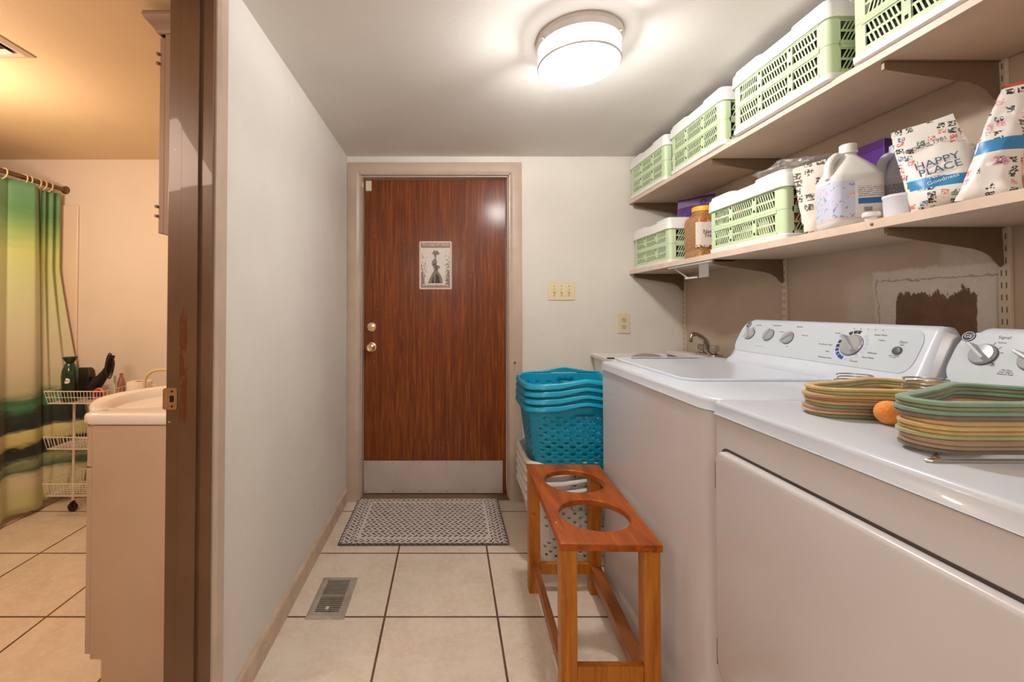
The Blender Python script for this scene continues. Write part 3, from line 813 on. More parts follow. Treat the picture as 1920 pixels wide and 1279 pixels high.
def ftick(par, y, t, r, angs, m, w=.0012, l=.004):
    for a in angs:
        part('dial_tick', G().box(r, r + l, -w / 2, w / 2, 0, .0004, M=FM(y, t, .0015) @ Matrix.Rotation(math.radians(a), 4, 'Z')), m, par, smooth=0)
for (y, t, a) in ((1.789, .099, 35), (1.686, .101, -25), (1.588, .096, -50)): knob(cons, y, t, .0235, a)
DY, DT = 1.334, .090
knob(cons, DY, DT, .034, 48, .024)
def arc_segments(angs, m, r0=.040, r1=.051, half=7):
    for a in angs:
        g = G()
        pts = [(r * math.cos(math.radians(q)), r * math.sin(math.radians(q))) for r, q in ((r0, a - half), (r1, a - half), (r1, a + half), (r0, a + half))]
        g.prism(pts, 'z', 0, .0004, M=FM(DY, DT, .0016))
        part('dial_marking', g, m, cons, smooth=0)
part('dial_ring', G().lathe([(.054, 0), (.054, .0003)], 48, M=FM(DY, DT, .0014)), M_whitetop, cons)
arc_segments([84, 100, 118], M_inkd); arc_segments([168, 186], M_navy); arc_segments([204, 222, 238, 252], M_blue, half=6.5)
arc_segments([272, 292, 312, 334, 352, 10, 28, 46], M_pale)
for b, y, t, s in (('Load Size', 1.765, .140, .0085), ('Temperature', 1.668, .143, .0085), ('Options', 1.560, .143, .0085),
                   ('Medium', 1.785, .128, .005), ('Extra Rinse', 1.520, .111, .006), ('Cold/Cold', 1.63, .118, .005),
                   ('Normal', 1.40, .128, .006), ('Heavy/Power Wash', 1.425, .085, .0065), ('Jeans', 1.405, .062, .0065), ('Permanent Press', 1.405, .040, .0075),
                   ('Prewash', 1.305, .040, .0075), ('Hand Wash', 1.268, .056, .0075), ('Delicates', 1.262, .072, .0075),
                   ('Colors', 1.252, .114, .0075), ('Speed Wash', 1.262, .130, .0075), ('Start', 1.192, .113, .011), ('Signal', 1.192, .105, .005),
                   ('Hold 3 seconds\nto cancel', 1.200, .068, .0045), ('Off', 1.805, .076, .005), ('Min', 1.827, .086, .005), ('Hot', 1.62, .082, .005), ('Off', 1.575, .062, .0055), ('On', 1.612, .078, .0055)):
    ftext(cons, b, y, t, s)
ftext(cons, 'SUPER CAPACITY  PLUS', 1.70, .050, .006, M_pale)
for k in range(5): part('indicator_dot', G().lathe([(.0016, 0), (.0016, .0004)], 10, M=FM(1.352 - k * .0225, .146, .0015)), M_inkd, cons)
bt = part('start_button', G().lathe([(.012, 0), (.012, .004), (.010, .0065), (.004, .0075)], 28, M=FM(1.196, .086, .0015)), M_knobd, cons)
def emblem(par, y, t):
    M = FM(y, t, .0015)
    e = part('emblem', G().lathe([(.0135, 0), (.0135, .0012), (.0125, .0018)], 32, M=M), M_inkd, par)
    g = G().lathe([(.0122, .0016), (.0122, .0022), (.0108, .0022), (.0108, .0016), (.0122, .0016)], 32, M=M, cap0=False, cap1=False)
    part('emblem_ring', g, M_whitetop, e)
    text('emblem_letters', 'GE', .0135, M @ Matrix.Translation((0, 0, .0018)), M_whitetop, e)
emblem(cons, 1.822, .139)
part('end_cap', G().loft([[(x, WY0 + .034, z) for x, z in ((1.203, ZT + .0005), (1.207, 1.008), (1.268, 1.134), (1.278, 1.142), (1.318, 1.118), (1.318, ZT + .0005))],
                          [(x, WY0 + .006, z) for x, z in ((1.210, ZT + .0005), (1.214, 1.008), (1.268, 1.122), (1.280, 1.132), (1.312, 1.108), (1.312, ZT + .0005))]]), M_grayside, cons, bevel=.003)
# lid handle recess on the far side of the lid
part('lid_handle', G().loft([[(p[0], p[1], z) for p in rrect(.15 - o, .010 - o, .009 - o, 5, .955, 1.944)] for z, o in ((ZT + .0074, 0), (ZT + .0088, .002))]), M_panel, w, bevel=0).location.y = -.008

# ---- dryer
DY0, DY1 = .36, 1.080
d = appliance('clothes_dryer', DY0, DY1, 'white front-loading clothes dryer nearest the camera with hangers on top', 'dryer', False)
dd = rrect(1, 1, .1, 4)
def door_outline(o=0):
    y0, y1, z0, z1 = .42 + o, 1.052 - o, .27 + o, .862 - o
    r = .026; P = []
    for cy, cz, a0 in ((y1 - r, z1 - r, 0), (y0 + r, z1 - r, 90)):
        P += [(cy + r * math.cos(math.radians(a0 + i * 15)), cz + r * math.sin(math.radians(a0 + i * 15))) for i in range(7)]
    P += [(y0, z0 + .08), (y0 + .008, z0 + .06), (y0 + .055, z0 + .012), (y0 + .075, z0)]
    P += [(y1 - .085, z0), (y1 - .06, z0 + .008), (y1 - .013, z0 + .062), (y1 - .003, z0 + .078), (y1, z0 + .098)]
    return P
part('door_seam', G().prism(door_outline(-.0055), 'x', XF + .0018, XF + .0026), pm('seam_shadow_gap', (70, 62, 58), .8), d)
dr = part('door', G().loft([[(x, p[0], p[1]) for p in door_outline(o)] for x, o in ((XF + .001, 0), (XF - .010, 0), (XF - .0155, .0025), (XF - .0175, .008))]), M_white, d, smooth=60)
for z0, z1 in ((.765, .828), (.345, .405)):
    part('hinge', G().lathe([(.0042, 0), (.0042, (z1 - z0) * .31)], 12, M=Matrix.Translation((XF - .006, 1.0595, z0))).lathe([(.0042, 0), (.0042, (z1 - z0) * .31)], 12, M=Matrix.Translation((XF - .006, 1.0595, z0 + (z1 - z0) * .345)))
         .lathe([(.0042, 0), (.0042, (z1 - z0) * .31)], 12, M=Matrix.Translation((XF - .006, 1.0595, z0 + (z1 - z0) * .69))).box(XF - .004, XF + .0025, 1.053, 1.066, z0, z1), M_knobd, d)
dc = console(d, DY0 + .012, DY1 + .004)
pp = fround(DY0 + .05, 1.068, .022, .152, .03, .045)
face_poly(pp, M_panel, 'control_panel', dc, out=.0015, th=.003, smooth=20)
knob(dc, 1.008, .097, .0255, 48, .028)
knob(dc, .920, .092, .0235, 60, .028)
emblem(dc, 1.052, .141)
ftext(dc, 'Signal', .985, .143, .010); ftext(dc, 'Volume', .985, .130, .005); ftext(dc, 'Dryer Cycle', .75, .135, .009)
ftext(dc, 'For Start\nTurn Dial to\nDesired Time', .955, .060, .005); ftext(dc, 'Start', .84, .120, .010)
ftick(dc, 1.008, .097, .028, [70, 40, 15, -40], M_inkd, l=.006)
knob(dc, .70, .090, .034, 10, .024)

# ================================================================== UTILITY SINK
t = thing('utility_sink', (1.14, 2.48, 0), 'white utility sink in the corner between the washer and the back wall', 'sink')
ox, oy, ha, hb = 1.152, 2.475, .275, .238
rings = []
for z, o, r in ((.30, .075, .05), (.32, .055, .05), (.895, .012, .03), (.900, 0, .02), (.918, 0, .02), (.921, .004, .02), (.921, .020, .03), (.915, .026, .03), (.36, .085, .05)):
    rings.append([(ox + p[0], oy + p[1], z) for p in rrect(ha - o, hb - o, r, 5)])
part('tub', G().loft(rings), M_sink, t, smooth=40)
part('faucet_deck', G().loft([[(1.375 + p[0], oy + p[1], z) for p in rrect(.045 - o, .20 - o, .012, 4)] for z, o in ((.9205, 0), (.940, 0), (.944, .005))]), M_sink, t)
for sx in (-.19, .19):
    for sy in (-.15, .15):
        part('leg', G().loft([[(ox + sx + p[0], oy + sy + p[1], z) for p in rrect(s, s, .008, 3)] for z, s in ((0.0, .016), (.32, .022))]), M_sink, t)
FX, FY = 1.395, 2.345
t = thing('faucet', (FX, FY, .944), 'chrome utility faucet with arched spout and clear knobs on the corner sink', 'faucet')
part('base_plate', G().loft([[(FX + p[0], FY + p[1], z) for p in rrect(.032 - o, .085 - o, .024, 6)] for z, o in ((.9445, 0), (.956, .002), (.962, .012))]), M_chrome, t)
sp = smoothpath([(FX, FY, .955), (FX - .002, FY, .99), (FX - .014, FY, 1.022), (FX - .038, FY, 1.044), (FX - .064, FY, 1.058), (FX - .082, FY, 1.058), (FX - .092, FY, 1.046), (FX - .094, FY, 1.034)], 6)
rr = [.016 - .007 * i / (len(sp) - 1) for i in range(len(sp))]
part('spout', G().tube(sp, rr, seg=14), M_chrome, t)
part('aerator', G().lathe([(.012, 0), (.013, .004), (.013, .016), (.011, .018)], 16, M=Matrix.Translation((FX - .094, FY, 1.018)) @ Matrix.Diagonal((.8, .8, 1, 1))), M_chrome, t)
M_acr = pm('acrylic_knob', (196, 180, 164), .08, trans=.6, ior=1.45)
for dy in (-.055, .055):
    k = part('handle', G().loft([[((.019 + (.004 if j % 2 else 0)) * s * math.cos(j * PI / 8), (.019 + (.004 if j % 2 else 0)) * s * math.sin(j * PI / 8), z) for j in range(16)] for z, s in ((.012, .8), (.018, 1), (.040, 1), (.046, .8))], M=Matrix.Translation((FX, FY + dy, .958))), M_acr, t)
    part('stem', G().lathe([(.014, 0), (.010, .013)], 16, M=Matrix.Translation((FX, FY + dy, .958))), M_chrome, k)
# round grey strainer resting on the sink rim
t = thing('mesh_strainer', (1.03, 2.34, .921), 'grey-green round mesh strainer with dark handle resting on the sink rim', 'strainer')
SM = Matrix.Translation((1.075, 2.36, .9225))
part('mesh_bowl', G().lathe([(.088, .0), (.080, .012), (.062, .022), (.035, .029), (.001, .031)], 36, M=SM), pm('strainer_mesh', (146, 142, 122), .7, bump=.6, bs=300), t)
part('rim', G().tube([(1.075 + .089 * math.cos(a), 2.36 + .089 * math.sin(a), .9255) for a in [2 * PI * i / 40 for i in range(40)]], .0032, True), M_chrome, t)
part('handle', G().tube([(.990, 2.365, .9265), (.95, 2.372, .9265), (.865, 2.385, .9265)], .004, seg=8), M_black, t)

# ================================================================== HANGERS
def hanger_path(a, dpt):
    half = [(a * .55, 0), (a * .84, 0), (a * .93, .004), (a * .985, .016), (a, .032), (a * .985, .048), (a * .93, .062), (a * .80, .077), (a * .58, dpt * .60), (a * .38, dpt * .74), (a * .22, dpt * .87), (a * .10, dpt * .97), (0, dpt)]
    P = [(-x, y, 0) for x, y in half] + [(x, y, 0) for x, y in half[::-1][1:]]
    return P
def hanger(a, dpt, m, hook, th=.0062, wd=.0075):
    P = hanger_path(a, dpt)
    pts = smoothpath(P, 3, closed=True)
    prof = [(-wd, -th * .30), (-wd * .75, -th / 2), (wd * .75, -th / 2), (wd, -th * .30), (wd, th * .30), (wd * .75, th / 2), (-wd * .75, th / 2), (-wd, th * .30)]
    g = G().sweep(pts, prof)
    # inner trouser bar notch pieces
    g.box(-a * .34, -a * .28, .004, .016, -th * .4, th * .4).box(a * .28, a * .34, .004, .016, -th * .4, th * .4)
    return g
def hook_geo(dpt, side=1, lift=0):
    P = [(0, dpt - .004, 0), (0, dpt + .022, 0), (side * -.010, dpt + .030, 0), (side * -.034, dpt + .042, 0), (side * -.040, dpt + .066, 0), (side * -.020, dpt + .088, 0), (side * .010, dpt + .088, 0), (side * .030, dpt + .068, 0)]
    return G().tube(smoothpath(P, 5), .0018, seg=6)
def velvet(name, c):
    return pm(name, c, .75, var=.12, vs=18, sheen=.3)
HC = {'sage': velvet('sage_flocking', (132, 164, 136)), 'olive': velvet('olive_flocking', (142, 146, 104)), 'grey': velvet('grey_brown_flocking', (128, 112, 92)),
      'tan': velvet('tan_flocking', (206, 164, 104)), 'mustard': velvet('mustard_flocking', (214, 180, 112)), 'taupe': velvet('taupe_flocking', (176, 142, 112)),
      'dark': velvet('dark_green_flocking', (84, 84, 68)), 'pink': velvet('peach_flocking', (222, 178, 138)), 'lime': velvet('pale_green_flocking', (176, 180, 118))}
NAME = {'sage': 'sage green', 'olive': 'olive', 'grey': 'grey-brown', 'tan': 'tan', 'mustard': 'mustard', 'taupe': 'taupe', 'dark': 'dark green', 'pink': 'peach', 'lime': 'pale green'}
ORD = ['topmost', 'second from the top', 'third from the top', 'fourth from the top', 'fifth from the top', 'sixth from the top', 'seventh from the top', 'eighth from the top',
       'ninth from the top', 'tenth from the top', 'eleventh from the top', 'twelfth from the top']
def pile(a, dpt, loc, rz, cols, where, group, th, hookside, seedv, hookn, jit):
    rnd = random.Random(seedv); protos = {}; n = len(cols)
    for k, cc in enumerate(cols):        # k=0 is the top one
        z = loc[2] + th * (n - 1 - k) + th / 2
        lab = '%s velvet hanger, %s in the %s' % (NAME[cc], ORD[k], where)
        L = (loc[0] + rnd.uniform(-jit, jit), loc[1] + rnd.uniform(-jit, jit) * .6, z)
        r = rz + rnd.uniform(-.02, .02)
        if cc in protos: t = dup(protos[cc], L, r, lab, group)
        else:
            t = thing('clothes_hanger', L, lab, 'hanger', group, r)
            mk('body', hanger(a, dpt, None, None, th * .94, .0080), HC[cc], parent=t, local=True, smooth=50)
            mk('hook', hook_geo(dpt, hookside), M_steel, parent=t, local=True, smooth=60)
            protos[cc] = t
big = ['sage', 'olive', 'sage', 'grey', 'tan', 'mustard', 'tan', 'lime', 'taupe', 'taupe', 'grey']
pile(.227, .172, (.962, .655, ZT + .0075), -.015, big, 'large front pile on the dryer', 'hangers in the front pile on the dryer', .0071, -1, 3, 0, .004)
small = ['mustard', 'lime', 'tan', 'pink', 'tan', 'olive', 'taupe', 'pink', 'olive']
pile(.212, .165, (.984, .874, ZT + .0006), -.15, small, 'rear pile on the dryer', 'hangers in the rear pile on the dryer', .0068, -1, 5, 0, .006)
# bottom chrome wire hanger under the front pile
t = thing('wire_hanger', (.962, .64, ZT + .003), 'thin chrome wire hanger lying lowest, under the front pile of hangers', 'hanger')
mk('frame', G().tube(smoothpath([(-.225, .0, 0), (-.232, .010, 0), (-.225, .022, 0), (-.12, .09, 0), (-.02, .14, 0), (.02, .14, 0), (.12, .09, 0), (.225, .022, 0), (.232, .01, 0), (.225, 0, 0)], 5, True), .0026, True), M_steel, parent=t, local=True)
# orange ball
o = mk('dryer_ball', G().lathe([(.0232 * math.sin(PI * i / 16) + 1e-4, -.0232 * math.cos(PI * i / 16)) for i in range(17)], 28), pm('orange_felt', (255, 158, 70), .85, bump=.8, bs=160, sheen=.3), smooth=80)
o.location = (.858, .850, ZT + .0232); setp(o, 'orange felt ball on the dryer at the end of the hanger piles', 'ball')

# ================================================================== WOODEN BENCH
t = thing('wooden_bench', (.475, 1.57, 0), 'narrow wooden bench with two round holes in its top beside the washer', 'bench')
xa, xb = .316, .607
crn = [(.318, 1.257), (.609, 1.247), (.646, 1.885), (.335, 1.897)]
ht = .526
h2c, h1c, hr = (.474, 1.437), (.487, 1.713), .111
def hole_plate(g, poly, c, r, n, z0, z1, rim=.004):
    P = resample(poly, n, c)
    C = [(c[0] + r * math.cos(2 * PI * k / n + .01), c[1] + r * math.sin(2 * PI * k / n + .01)) for k in range(n)]
    C2 = [(c[0] + (r - rim) * math.cos(2 * PI * k / n + .01), c[1] + (r - rim) * math.sin(2 * PI * k / n + .01)) for k in range(n)]
    g.loft([[(*p, z0) for p in P], [(*p, z1) for p in P], [(*p, z1) for p in C], [(*p, z1 - rim) for p in C2], [(*p, z0) for p in C2], [(*p, z0) for p in P]], cap0=False, cap1=False)
def lerp(a, b, t): return (a[0] + (b[0] - a[0]) * t, a[1] + (b[1] - a[1]) * t)
midL = lerp(crn[0], crn[3], .5); midR = lerp(crn[1], crn[2], .5)
g = G()
def quad_sub(a, b, c_, d_, n=24):
    out = []
    for p, q in ((a, b), (b, c_), (c_, d_), (d_, a)): out += [lerp(p, q, i / n) for i in range(n)]
    return out
for poly, c in ((quad_sub(crn[0], crn[1], midR, midL), h2c), (quad_sub(midL, midR, crn[2], crn[3]), h1c)):
    n = len(poly)
    C = []
    for p in poly:
        a = math.atan2(p[1] - c[1], p[0] - c[0]); C.append((math.cos(a), math.sin(a)))
    ring = lambda r, z: [(c[0] + q[0] * r, c[1] + q[1] * r, z) for q in C]
    g.loft([[(*p, ht - .022) for p in poly], [(*p, ht - .004) for p in poly], [(*p, ht) for p in poly],
            ring(hr + .004, ht), ring(hr, ht - .004), ring(hr, ht - .022), [(*p, ht - .022) for p in poly]], cap0=False, cap1=False)
top = part('top', g, M_bench, t, smooth=30)
bm = bmesh.new(); bm.from_mesh(top.data)
# drop the wall between the two halves
mp = [f for f in bm.faces if all(abs((Vector((v.co.x, v.co.y)) + Vector((.475, 1.57)) - Vector(midL)).cross(Vector(midR) - Vector(midL))) < 1e-4 for v in f.verts)]
bmesh.ops.delete(bm, geom=mp, context='FACES'); bmesh.ops.remove_doubles(bm, verts=bm.verts, dist=1e-5)
bm.to_mesh(top.data); bm.free()
bv = top.modifiers.new('bevel', 'BEVEL'); bv.width = .003; bv.segments = 2; bv.limit_method = 'ANGLE'; bv.angle_limit = math.radians(60)
lw = .047
legs = [(crn[0][0] + .004, 1.262, 1), (crn[1][0] - .003 - lw, 1.256, 1), (crn[2][0] - .008 - lw, 1.880 - .045, 1), (crn[3][0] + .002, 1.893 - .047, 1)]
for (x, y, _) in legs:
    part('leg', G().box(x, x + lw, y, y + .045, 0, ht - .0225), M_leg, t, bevel=.003)
part('stretcher', G().box(legs[0][0] + lw, legs[1][0], 1.262, 1.284, .128, .172), M_leg, t, bevel=.002)
part('stretcher', G().box(legs[3][0] + lw, legs[2][0], 1.850, 1.872, .078, .122), M_leg, t, bevel=.002)
def long_st(xn, xf, w, z0, z1):
    g = G(); y0, y1 = 1.300, 1.843
    g.loft([[(xn, y0, z0), (xn + w, y0, z0), (xn + w, y0, z1), (xn, y0, z1)], [(xf, y1, z0), (xf + w, y1, z0), (xf + w, y1, z1), (xf, y1, z1)]])
    part('stretcher', g, M_legy, t, bevel=.002)
long_st(.334, .352, .022, .085, .130)
long_st(legs[1][0] + .001, legs[2][0] + .001, .044, .075, .120)

# ================================================================== LAUNDRY BASKETS
def basket(kind, a, b, H, taper, mat, loc, label, group, holes, rimh, zc, wave, handle=True, rz=0):
    t = thing('laundry_basket', loc, label, 'basket', group, rz)
    NC = holes['nc']; NR = 2 * holes['rows'] + 3
    def outline(s):
        P = rrect(a * s, b * s, min(a, b) * s * .42, 8)
        # resample by length
        L = [0]; Q = P + [P[0]]
        for i in range(len(P)): L.append(L[-1] + math.dist(Q[i], Q[i + 1]))
        out = []
        for k in range(NC * 2):
            d = L[-1] * ((k + .5) % (NC * 2)) / (NC * 2); i = max(j for j in range(len(L)) if L[j] <= d + 1e-9); i = min(i, len(P) - 1)
            u = (d - L[i]) / max(1e-9, L[i + 1] - L[i]); out.append((Q[i][0] + (Q[i + 1][0] - Q[i][0]) * u, Q[i][1] + (Q[i + 1][1] - Q[i][1]) * u))
        return out
    g = G()
    zs = holes['zs']; V = []
    def scale(z): return taper + (1 - taper) * (z / H) ** .8
    cache = {}
    def pt(k2, z):
        key = round(z, 5)
        if key not in cache: cache[key] = outline(scale(z) - .035)
        p = cache[key][k2 % (NC * 2)]
        return (p[0], p[1], z)
    rows = zs
    for r in range(len(rows) - 1):
        z0, z1 = rows[r], rows[r + 1]; zm = (z0 + z1) / 2
        for c in range(NC):
            k0, k1, k2 = 2 * c, 2 * c + 1, 2 * c + 2
            P = [pt(k0, z0), pt(k1, z0), pt(k2, z0), pt(k2, zm), pt(k2, z1), pt(k1, z1), pt(k0, z1), pt(k0, zm)]
            hs = holes['fn'](c, r, pt(k1, zm))
            if hs > 2: continue
            if hs <= 0:
                g.add(P, [tuple(range(8))]); continue
            cen = Vector(pt(k1, zm)); mid = [Vector(q) for q in P]
            # diamond: side mids far, corners near centre
            I = []
            for i, q in enumerate(mid):
                f = hs if i % 2 == 1 else hs * .62
                I.append(cen + (q - cen) * f)
            g.add([*P, *I], [(i, (i + 1) % 8, 8 + (i + 1) % 8, 8 + i) for i in range(8)])
    # bottom
    bot = [pt(k, rows[0]) for k in range(NC * 2)]
    g.add([*bot, *[(p[0] * .93, p[1] * .93, 0) for p in bot]], [(i, (i + 1) % (NC * 2), NC * 2 + (i + 1) % (NC * 2), NC * 2 + i) for i in range(NC * 2)] + [tuple(range(NC * 2, NC * 4))])
    mk('body', g, mat, parent=t, local=True, smooth=40, solid=.0022)
    # rim flange following a wavy line
    path = outline(1.0); pin = outline(.965)
    rings = []
    for k in range(NC * 2):
        p = Vector(path[k]); q = Vector(pin[k]); n = (p - q).normalized()
        th = math.atan2(p.y / b, p.x / a)
        wv = wave * (math.cos(2 * th) * zc[0] + math.cos(4 * th) * zc[1])
        z = H + wv
        base = q - n * .0
        grip = max(0, 1 - abs(abs(th) - PI / 2) / .42)   # over the front and back handles
        hgt = rimh * (1 - .35 * grip)
        zt = z + .012 * grip
        rings.append([(q.x, q.y, H - .012 if False else min(H - .002, z - .006)), (q.x, q.y, zt - .003), (q.x + n.x * .004, q.y + n.y * .004, zt), (p.x, p.y, zt - .002),
                      (p.x + n.x * .006, p.y + n.y * .006, zt - .007), (p.x + n.x * .008, p.y + n.y * .008, zt - hgt), (p.x + n.x * .0055, p.y + n.y * .0055, zt - hgt),
                      (p.x + n.x * .003, p.y + n.y * .003, zt - .008), (q.x + n.x * .003, q.y + n.y * .003, zt - .006)])
    rings.append(rings[0])
    mk('rim', G().loft(rings, cap0=False, cap1=False), mat, parent=t, local=True, smooth=50)
    return t
def teal_holes(c, r, p):
    if r == 15 and ((abs(p[0]) < .050 and abs(p[1]) > .1) or (abs(p[1]) < .045 and abs(p[0]) > .1)): return 9
    if r < 2 or r > 14: return 0
    ax, ay = abs(p[0]), abs(p[1])
    if ax > .205 and ay > .10: return 0
    if (c + r) % 2: return 0
    return .97 if r % 2 == 0 else .66
zs = [.012, .026, .040] + [.040 + .0165 * (i + 1) for i in range(13)] + [.258, .288, .295]
TB = (.612, 2.130)
gT = 'teal laundry baskets nested in a stack'
tb = basket('teal', .262, .198, .300, .84, M_teal, (TB[0], TB[1], .462), 'teal laundry basket, lowest of the teal stack, its holed body showing', gT,
            dict(rows=8, zs=zs, fn=teal_holes, nc=54), .024, (-.62, .10), .017)
for k, lb in ((1, 'teal laundry basket with the second lowest rim of the teal stack'), (2, 'teal laundry basket with the second highest rim of the teal stack'), (3, 'topmost teal laundry basket, its open inside showing')):
    dup(tb, (TB[0] + .001 * k, TB[1],   .462 + .0330 * k), 0, lb, gT)
def wh(c, r, p):
    if r == 14 and ((abs(p[0]) < .060 and abs(p[1]) > .1) or (abs(p[1]) < .075 and abs(p[0]) > .1)): return 9
    if r < 2 or r > 12: return 0
    ax, ay = abs(p[0]), abs(p[1])
    if ax > .19 and ay > .12: return 0
    if (c + r) % 2 or r in (7,): return 0
    return .62
zs = [.012, .03, .045] + [.045 + .021 * (i + 1) for i in range(11)] + [.279, .314, .325]
gW = 'white laundry baskets nested under the teal ones'
wb = basket('white', .266, .212, .33, .72, M_wbask, (.628, 2.185, .001), 'white laundry basket, lowest of the white stack, standing on the floor', gW,
            dict(rows=8, zs=zs, fn=wh, nc=60), .018, (-.3, .1), .014)
for k, lb in ((1, 'white laundry basket, second lowest rim of the white stack'), (2, 'white laundry basket, middle rim of the white stack'), (3, 'white laundry basket, second highest rim of the white stack'), (4, 'white laundry basket, topmost of the white stack, holding the teal stack')):
    dup(wb, (.628, 2.185, .001 + .042 * k), 0, lb, gW)
# ================================================================== LOWER SHELF GOODS
# treat jar
JX, JY = 1.235, 2.105
t = thing('plastic_jar', (JX, JY, TL), 'big clear plastic jar of brown granules with yellow lid between two green crates', 'jar')
jm = NT('granules'); v, x, y, z = jm.coord()
vo = jm.node('ShaderNodeTexVoronoi'); jm.link(v, vo.inputs['Vector']); vo.inputs['Scale'].default_value = 210
jm.base(jm.mix(Ex(jm, vo.outputs[0]).smooth(.1, .6), (212, 160, 98), (150, 98, 50))); jm.set(rough=.5, coat=.7, coatr=.12)
jm.bump(Ex(jm, vo.outputs[0]), .5, .003)
rings = []
for z, s, r in ((0, .060, .02), (.004, .064, .02), (.035, .064, .02), (.040, .061, .02), (.046, .064, .02), (.180, .064, .02), (.200, .060, .024), (.215, .048, .03), (.222, .044, .03), (.230, .044, .0438)):
    rings.append([(JX + p[0], JY + p[1], TL + z) for p in rrect(s * 1.0, s * 1.05, min(r, s - .0001), 6)])
part('jar_body', G().loft(rings), jm.m, t, smooth=40)
part('lid', G().loft([[(JX + r * math.cos(2 * PI * j / 40) * (1 + (.012 if j % 2 else 0)), JY + r * math.sin(2 * PI * j / 40) * (1 + (.012 if j % 2 else 0)), TL + z) for j in range(40)] for z, r in ((.231, .049), (.252, .049), (.255, .046))]), pm('yellow_lid', (246, 176, 52), .35), t, smooth=30)
lm = NT('jar_label'); v, x, y, z = lm.coord()
c = lm.mix(z.lt(.175) * z.gt(.045), (214, 178, 140), (236, 222, 210))
c = lm.mix(z.gt(.170) * lm.noise(v, 60, 3).smooth(.35, .5), c, (206, 84, 60))
c = lm.mix(z.lt(.062) * lm.noise(v, 90, 3).smooth(.5, .55), c, (120, 90, 70))
lm.base(c); lm.set(rough=.4)
part('label', G().loft([[(JX + p[0], JY + p[1], TL + z) for p in [(-.0655, -.048), (-.0655, -.0692 + .002), (-.050, -.0692), (.058, -.0692), (.058, -.066), (-.046, -.066), (-.062, -.062), (-.062, -.048)]] for z in (.052, .178)]), lm.m, t, smooth=0)
g = G()
for k, zz in enumerate((.118, .098, .085)):
    pass
for k, zz in enumerate((.124, .106)):
    text('label_lettering', ('Nature', 'Treats')[k], .026, frame((JX - .004, JY - .0697, TL + zz), (1, 0, 0), (0, 0, 1)), M_inkd, t)

# gallon jugs
def jug(loc, rz, label, body, lab_m, extra=None, capped=True):
    t = thing('bleach_jug', loc, label, 'jug', None, rz); t.scale = (.86, .86, .93)
    P = lambda n, g, m, **k: mk(n, g, m, parent=t, local=True, **k)
    rg = []
    for z, s, r in ((0, .064, .025), (.006, .073, .03), (.020, .076, .03), (.150, .076, .03), (.162, .077, .032), (.170, .073, .034), (.192, .062, .036), (.214, .046, .034), (.232, .030, .0295), (.240, .0225, .0224), (.258, .0215, .0214)):
        off = .0 if z < .17 else 0
        rg.append([(p[0], p[1], z) for p in rrect(s, s * .92, min(r, s * .9199), 6)])
    P('jug_body', G().loft(rg), body, smooth=60)
    h = smoothpath([(-.022, -.0, .238), (-.040, -.014, .236), (-.062, -.030, .215), (-.072, -.040, .185), (-.070, -.042, .160)], 6)
    P('handle', G().tube(h, [.0135] * len(h), seg=12), body, smooth=60)
    g = G().lathe([(.0255, .246), (.026, .248), (.026, .254), (.0245, .256), (.0245, .274), (.022, .2765)], 32)
    P('cap', g, body if not capped else capped, smooth=40)
    rg = [[(p[0], p[1], z) for p in rrect(.0764, .0764 * .92, .0302, 8)] for z in (.024, .146)]
    P('label', G().loft(rg, cap0=False, cap1=False), lab_m, smooth=60)
    return t
M_jug1 = pm('milky_plastic', (226, 225, 220), .35, sss=.0)
M_jug2 = pm('blue_gray_plastic', (196, 198, 220), .35)
l1 = NT('wipes_label'); v, x, y, z = l1.coord()
f = l1.noise(v, 70, 3, .6)
c = l1.mix(x.lt(-.012), (232, 228, 226), (204, 208, 226))
c = l1.mix(x.lt(-.012) * f.smooth(.60, .64), c, (130, 150, 196))
c = l1.mix(x.lt(-.012) * l1.noise(v, 38, 3).smooth(.64, .67), c, (226, 170, 190))
ln = ((z / .0062).fract().lt(.45)) * (l1.noise(l1.vec(x * 160, y * 160, z * 700), 1, 2).smooth(.42, .5))
rt = x.gt(-.004) * y.lt(0)
c = l1.mix(rt * ln * (z.gt(.092)) * (z.lt(.125)), c, (126, 118, 120))
c = l1.mix(rt * z.gt(.070) * z.lt(.088), c, (54, 112, 176))
bar = ((x / .0042).fract().lt(.55)) * x.gt(.010) * x.lt(.034) * z.gt(.046) * z.lt(.060)
c = l1.mix(bar * rt, c, (50, 48, 56))
c = l1.mix(z.lt(.030), c, (226, 196, 176))
l1.base(c); l1.set(rough=.4)
j1 = jug((1.205, 1.305, TL), -.35, 'milky white gallon jug with blue banded label in front of the blue-grey jug', M_jug1, l1.m, capped=M_jug1)
l2 = NT('cleaner_label'); v, x, y, z = l2.coord()
ln = ((z / .0046).fract().lt(.5)) * l2.noise(l2.vec(x * 200, y * 200, (z / .0046).floor() * 7), 1, 2).smooth(.36, .42)
colm = ((x - .002).abs().gt(.003))
c = l2.mix(ln * colm * z.gt(.060) * z.lt(.138), (196, 196, 214), (98, 96, 108))
c = l2.mix(z.lt(.052), c, (70, 72, 128))
c = l2.mix(z.lt(.030), c, (200, 196, 214))
l2.base(c); l2.set(rough=.4)
jug((1.358, 1.305, TL), -.30, 'blue-grey gallon jug with small-print label behind the milky jug', M_jug2, l2.m, capped=M_jug2)

